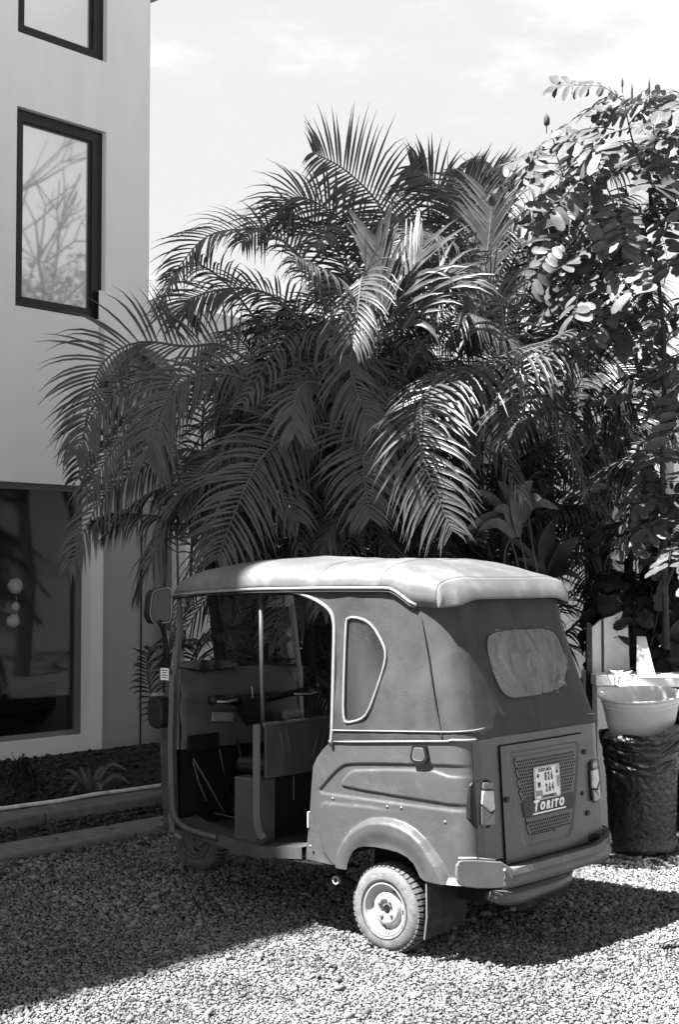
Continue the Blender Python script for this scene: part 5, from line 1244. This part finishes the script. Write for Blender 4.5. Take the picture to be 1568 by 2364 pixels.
for i, (tip, w) in enumerate((((1105, 1225, 9.2), .07), ((1140, 1180, 9.2), .08), ((1250, 1150, 9.3), .09), ((1290, 1175, 9.4), .07), ((1100, 1130, 9.3), .06), ((1150, 1110, 9.3), .07), ((1230, 1110, 9.4), .08), ((1060, 1240, 9.3), .06), ((1175, 1130, 9.2), .07))):
    b_ = at(1190 + 5 * (i % 3), 1240 - 15 * (i % 4), 9.4); t_ = at(*tip); mid = b_.lerp(t_, .5) + Vector((0, 0, .07)); blade(cor2, [b_ - c2, mid - c2, t_ - c2], w, M['leaf'])

# small plants in the bed on the left
sb = empty('box_shrub', at(58, 1850, 9.9) * 1.0, 0, 'small dark rounded shrub in the bed in front of the shop window', 'shrub'); sb.location.z = .08; sbo = sb.location.copy()
sr = random.Random(9)
for k in range(16):
    tip = at(sr.uniform(5, 110), sr.uniform(1735, 1850), 10.0 + sr.uniform(-.15, .25)); P = [Vector((0, 0, 0)), (tip - sbo) * .5 + Vector((sr.uniform(-.04, .04), 0, .03)), tip - sbo]
    branch(sb, P, .006, .002, 'twig')
mb = MB()
for k in range(1500):
    px = sr.gauss(55, 30); py = 1745 + abs(sr.gauss(0, 55)) + abs(px - 52) * .9
    if py > 1862: continue
    p = at(px, py, 9.95 + sr.uniform(-.2, .25)) - sbo; d = Vector((sr.uniform(-1, 1), sr.uniform(-1, 1), sr.uniform(-.1, 1))).normalized(); e = d.cross(Vector((.3, .2, 1))).normalized() * .008; L2 = sr.uniform(.02, .034)
    mb.add([p - d * .2 * L2, p + d * L2 * .5 + e, p + d * L2, p + d * L2 * .5 - e], [(0, 1, 2, 3)])
stuff(mb.obj('foliage', M['leafd'], sb, recalc=False))
ag = empty('spider_plant', at(205, 1815, 10.2), 0, 'low plant of arching strap leaves in the bed beside the small shrub', 'plant'); ag.location.z = .09; ao = ag.location.copy()
for tip, mid in (((150, 1775, 10.1), (178, 1790, 10.1)), ((250, 1768, 10.2), (225, 1780, 10.2)), ((295, 1780, 10.2), (250, 1766, 10.2)), ((185, 1770, 10.3), (195, 1795, 10.2)), ((140, 1800, 10.0), (170, 1795, 10.1)), ((235, 1825, 9.9), (222, 1805, 10)), ((160, 1828, 9.8), (180, 1808, 10)), ((205, 1768, 10.3), (203, 1790, 10.3)), ((300, 1810, 10.2), (262, 1790, 10.2))):
    blade(ag, [Vector((0, 0, 0)), at(*mid) - ao, at(*tip) - ao], .03, M['leaf'])

# ---------------------------------------------------------------- right hand clutter
# bin: tall drum wrapped in a black bag
bc = Vector((1.845, 8.72, 0))
binr = empty('rubbish_bin', bc, 0, 'tall round bin wrapped in a crumpled black plastic bag beside the rickshaw', 'bin')
mb = MB()
def binp(u, v):
    a_ = 2 * math.pi * u; z_ = .02 + (.735 + .05 * math.cos(a_ - .3) + .012 * math.sin(a_ * 5)) * v
    r_ = .198 + .022 * v + .012 * math.exp(-((v - .02) / .05) ** 2)
    r_ += .006 * noise.noise(Vector((math.cos(a_) * 3, math.sin(a_) * 3, z_ * 2)))
    k = sstep(.55, .85, v)
    fold = noise.noise(Vector((math.cos(a_) * 1.6 + z_ * 5, math.sin(a_) * 1.6, z_ * 26 + 3 * math.cos(a_ + 2)))); r_ += k * .022 * (1 - abs(fold) * 2.2)
    r_ += .02 * sstep(.8, 1, v)
    r_ += (1 - k) * .0035 * noise.noise(Vector((math.cos(a_) * 22, math.sin(a_) * 22, z_ * 40)))
    return (r_ * math.cos(a_), r_ * math.sin(a_), z_)
mb.grid(binp, 140, 120); mb.obj('bag', M['bag'], binr, True, recalc=False)
m_ = MB(); m_.lathe([(0, .015), (.17, .015), (.17, .68), (.16, .68)], 28, (0, 0, 0), 'Z'); m_.obj('drum', M['black'], binr)
m_ = MB(); m_.grid(lambda u, v: (.205 + .02 * v + .01 * math.sin(u * 9), .03 - .06 * v, .12 + .35 * u), 10, 3); m_.obj('bag_tail', M['bag'], binr, True)
# white tub tilted on the bin
tubw = empty('tub', bc + Vector((-.01, -.03, .925)), 0, 'white plastic tub tilted on top of the black wrapped bin', 'tub'); tubw.rotation_euler = (R(10), R(-3), .1)
mb = MB(); pr_ = [(.170, -.27), (.180, -.26), (.215, -.12), (.232, -.035), (.236, -.03), (.234, -.02), (.242, -.012), (.244, -.004), (.243, .012), (.254, .020), (.262, .024), (.262, .033), (.250, .034), (.240, .020), (.236, .0), (.225, -.06), (.195, -.15), (.17, -.25), (0, -.26)]
mb.lathe(pr_, 64, (0, 0, 0), 'Z', sy=.72); mb.obj('tub_wall', M['tub'], tubw, True, auto=45)
mb = MB(); mb.lathe([(0, -.271), (.17, -.2705)], 32, (0, 0, 0), 'Z', sy=.72); mb.obj('base', M['tub'], tubw)
# counter of white boxes and a slab
ctr = empty('counter', (2.35, 9.55, 0), 0, 'white counter table with a thick top behind the bin', 'table'); cto = Vector((2.35, 9.55, 0))
pL = at(1398, 1560, 9.5); ztop_ = 1.685 - (1562 - 1325) / FPX * 9.4
def slab(name, x0, x1, y0, y1, z0, z1, m, parent, o, bev=.006, rz=0):
    m_ = MB(); m_.b2((x0 - o.x, y0 - o.y, z0), (x1 - o.x, y1 - o.y, z1)); return m_.obj(name, m, parent, bevel=bev)
slab('tabletop', 1.82, 3.3, 9.25, 9.95, ztop_ - .055, ztop_, M['white'], ctr, cto)
for x_, y_ in ((2.42, 9.32), (3.2, 9.32), (3.2, 9.88)): slab('leg', x_ - .02, x_ + .02, y_ - .02, y_ + .02, 0, ztop_ - .056, M['white'], ctr, cto, .003)
m_ = MB(); m_.tube([Vector((2.36, 9.3, ztop_ - .06)) - cto, Vector((2.52, 9.3, .45)) - cto], .014, 6); m_.obj('brace', M['steel'], ctr)
box = empty('storage_box', (1.80, 9.62, 0), 0, 'white cabinet box dappled with leaf shadows at the left end of the counter', 'box'); bo_ = Vector((1.80, 9.62, 0))
slab('carcass', 1.70, 2.0, 9.42, 9.95, 0, ztop_ - .06, M['white'], box, bo_)
slab('lid', 1.69, 1.815, 9.40, 9.96, ztop_ - .058, ztop_ + .012, M['white'], box, bo_)
slab('door', 1.83, 1.99, 9.408, 9.418, .1, ztop_ - .08, M['white'], box, bo_, .002)
# pale board leaning on the counter
zb_ = ztop_ + .014
brd = empty('display_board', (1.9, 9.8, zb_), 0, 'pale folding board with a dark strip standing on the counter', 'board'); bro = Vector((1.9, 9.8, zb_))
def wallpanel(name, q, m, parent, o, t=.012):
    vs_ = [Vector(p) - o for p in q]; n_ = (vs_[1] - vs_[0]).cross(vs_[3] - vs_[0]).normalized() * t; mb = MB()
    mb.add(vs_ + [v + n_ for v in vs_], [(0, 1, 2, 3), (7, 6, 5, 4), (0, 4, 5, 1), (1, 5, 6, 2), (2, 6, 7, 3), (3, 7, 4, 0)]); return mb.obj(name, m, parent)
def V3(px, d, z_): p = at(px, 1325, d); return Vector((p.x, p.y, z_))
def zat(py, d): return CAM_H + (1325 - py) / FPX * d
dA, dB, dC = 9.62, 9.70, 9.85
wallpanel('panel', [V3(1364, dA, zb_ - .02), V3(1385, dB, zb_), V3(1385, dB, zat(1430, dB)), V3(1364, dA, zat(1448, dA))], M['board'], brd, bro)
wallpanel('strip', [V3(1385.3, dB, zb_), V3(1391, dB + .01, zb_), V3(1391, dB + .01, zat(1430, dB)), V3(1385.3, dB, zat(1432, dB))], M['frame'], brd, bro)
wallpanel('panel', [V3(1391.3, dB + .01, zb_), V3(1418, dC - .05, zb_), V3(1418, dC - .05, zat(1419, dC)), V3(1391.3, dB + .01, zat(1428, dB))], M['board'], brd, bro)
wallpanel('panel', [V3(1418.3, dC - .05, zb_), V3(1451, dC, zb_), V3(1446, dC, zat(1405, dC)), V3(1418.3, dC - .05, zat(1418, dC))], M['board'], brd, bro)
wallpanel('edge_post', [V3(1352, 9.58, .6), V3(1363.5, 9.6, .6), V3(1363.5, 9.6, zat(1440, 9.6)), V3(1352, 9.58, zat(1434, 9.6))], M['frame'], brd, bro)
for k in range(5):
    y_ = 1425 + 11 * k; wallpanel('print', [V3(1422, dC - .06, zat(y_ + 2, dC)), V3(1442, dC - .014, zat(y_ - 4, dC)), V3(1442, dC - .014, zat(y_ - 6, dC)), V3(1422, dC - .06, zat(y_, dC))], M['dash'], brd, bro, .001)
# wedge of white board, crumpled paper, flat package
wg = MB(); p0, p1, p2, p3 = V3(1472, 9.6, ztop_ + .001), V3(1512, 9.55, ztop_ + .001), V3(1491, 9.75, zat(1470, 9.7)), V3(1471, 9.78, zat(1470, 9.7))
off = Vector((.0, .05, 0)); wg.add([p0, p1, p2, p3, p0 + off, p1 + off, p2 + off * .4, p3 + off * .4], [(0, 1, 2, 3), (7, 6, 5, 4), (0, 4, 5, 1), (1, 5, 6, 2), (2, 6, 7, 3), (3, 7, 4, 0)])
tag(wg.obj('box_flap', M['white']), 'white wedge shaped carton standing on the counter right of the board', 'carton')
mb = MB(); pc_ = V3(1432, 9.45, ztop_ + .03); nr = random.Random(3)
for k in range(16):
    q = [pc_ + Vector((nr.gauss(0, .035), nr.gauss(0, .02), abs(nr.gauss(0, .016)) - .022)) for _ in range(4)]; mb.add(q, [(0, 1, 2), (0, 2, 3)])
tag(mb.obj('crumpled_paper', M['paper'], recalc=False), 'crumpled scrap of paper lying on the counter before the board', 'paper')
p_ = V3(1440, 9.3, ztop_ + .012); mb = MB(); mb.box(p_, (.13, .05, .018), Matrix.Rotation(.35, 3, 'Z')); tag(mb.obj('package', M['board'], bevel=.006), 'small flat package lying on the front edge of the counter', 'package')
# bare tree and a bushy one further right, mirrored in the upper windows
def grow(mb, p, d, L, r, n, rr, tips):
    q = p + d * L; mb.tube([p, p.lerp(q, .5) + Vector((rr.gauss(0, .03), rr.gauss(0, .03), 0)) * L, q], [r, r * .85, r * .68], 6, caps=False)
    if n == 0: tips.append(q); return
    for k in range(rr.choice((2, 3))):
        e = (d + Vector((rr.gauss(0, .5), rr.gauss(0, .5), rr.gauss(.08, .3)))).normalized(); grow(mb, q, e, L * rr.uniform(.62, .85), r * .62, n - 1, rr, tips)
for (x_, y_, seed, L0, leafy) in ((8.6, 11.6, 3, 2.9, 0), (12.5, 12.4, 8, 2.5, 1), (12.2, 10.2, 5, 2.6, 1)):
    rr = random.Random(seed); tr_ = empty('tree', (x_, y_, 0), 0, ('bare branched tree' if not leafy else ('leafy tree nearer the road' if y_ < 11 else 'leafy tree further back')) + ' standing to the right of the courtyard', 'tree')
    mb = MB(); tips = []; grow(mb, Vector((0, 0, 0)), Vector((0, 0, 1)), L0, .14, 5, rr, tips); mb.obj('trunk', M['twig'], tr_, True)
    if leafy:
        mb = MB()
        for t_ in tips:
            for k in range(14):
                p = t_ + Vector((rr.gauss(0, .28), rr.gauss(0, .28), rr.gauss(0, .22))); d = Vector((rr.gauss(0, 1), rr.gauss(0, 1), rr.gauss(0, .5))).normalized(); e = d.cross(Vector((.1, .2, 1))).normalized() * .05; mb.add([p, p + d * .07 + e, p + d * .16, p + d * .07 - e], [(0, 1, 2, 3)])
        stuff(mb.obj('crown', M['leaf'], tr_, recalc=False))
# stray palm leaf sheath on the gravel at right and loose objects on the left
mb = MB(); p_ = at(1555, 2180, 6.45); p_.z = .03; mb.grid(lambda u, v: p_ + Vector((-.06 + .2 * u, (-.03 + .06 * v) + .04 * u, .02 * math.sin(u * 3) + .012 * math.cos(v * 3))), 8, 4); tag(mb.obj('dry_leaf', M['board'], smooth=True, solid=.002), 'curled dry leaf lying on the gravel in the shadow at the right edge', 'leaf')
p3_ = at(10, 2105, 7.0); p3_.z = .02
st_ = stones('rock', np.array([tuple(p3_)]), np.array([.05]), M['stone']); tag(st_, 'larger rounded stone on the shaded gravel at the left edge', 'stone')
for k, (px, py) in enumerate(((640, 2100), (575, 2092))):
    d_ = CAM_H * FPX / (py - 1325); p_ = at(px, py, d_); p_.z = .016; m_ = MB(); m_.tube([p_ + Vector((-.05, -.01, 0)), p_ + Vector((0, .004, .004)), p_ + Vector((.05, .012, 0))], [.003, .004, .002], 5)
    tag(m_.obj('twig', M['rachis']), ('short pale twig on the shaded gravel, the right one of two' if k == 0 else 'short pale twig on the shaded gravel, the left one of two'), 'twig')
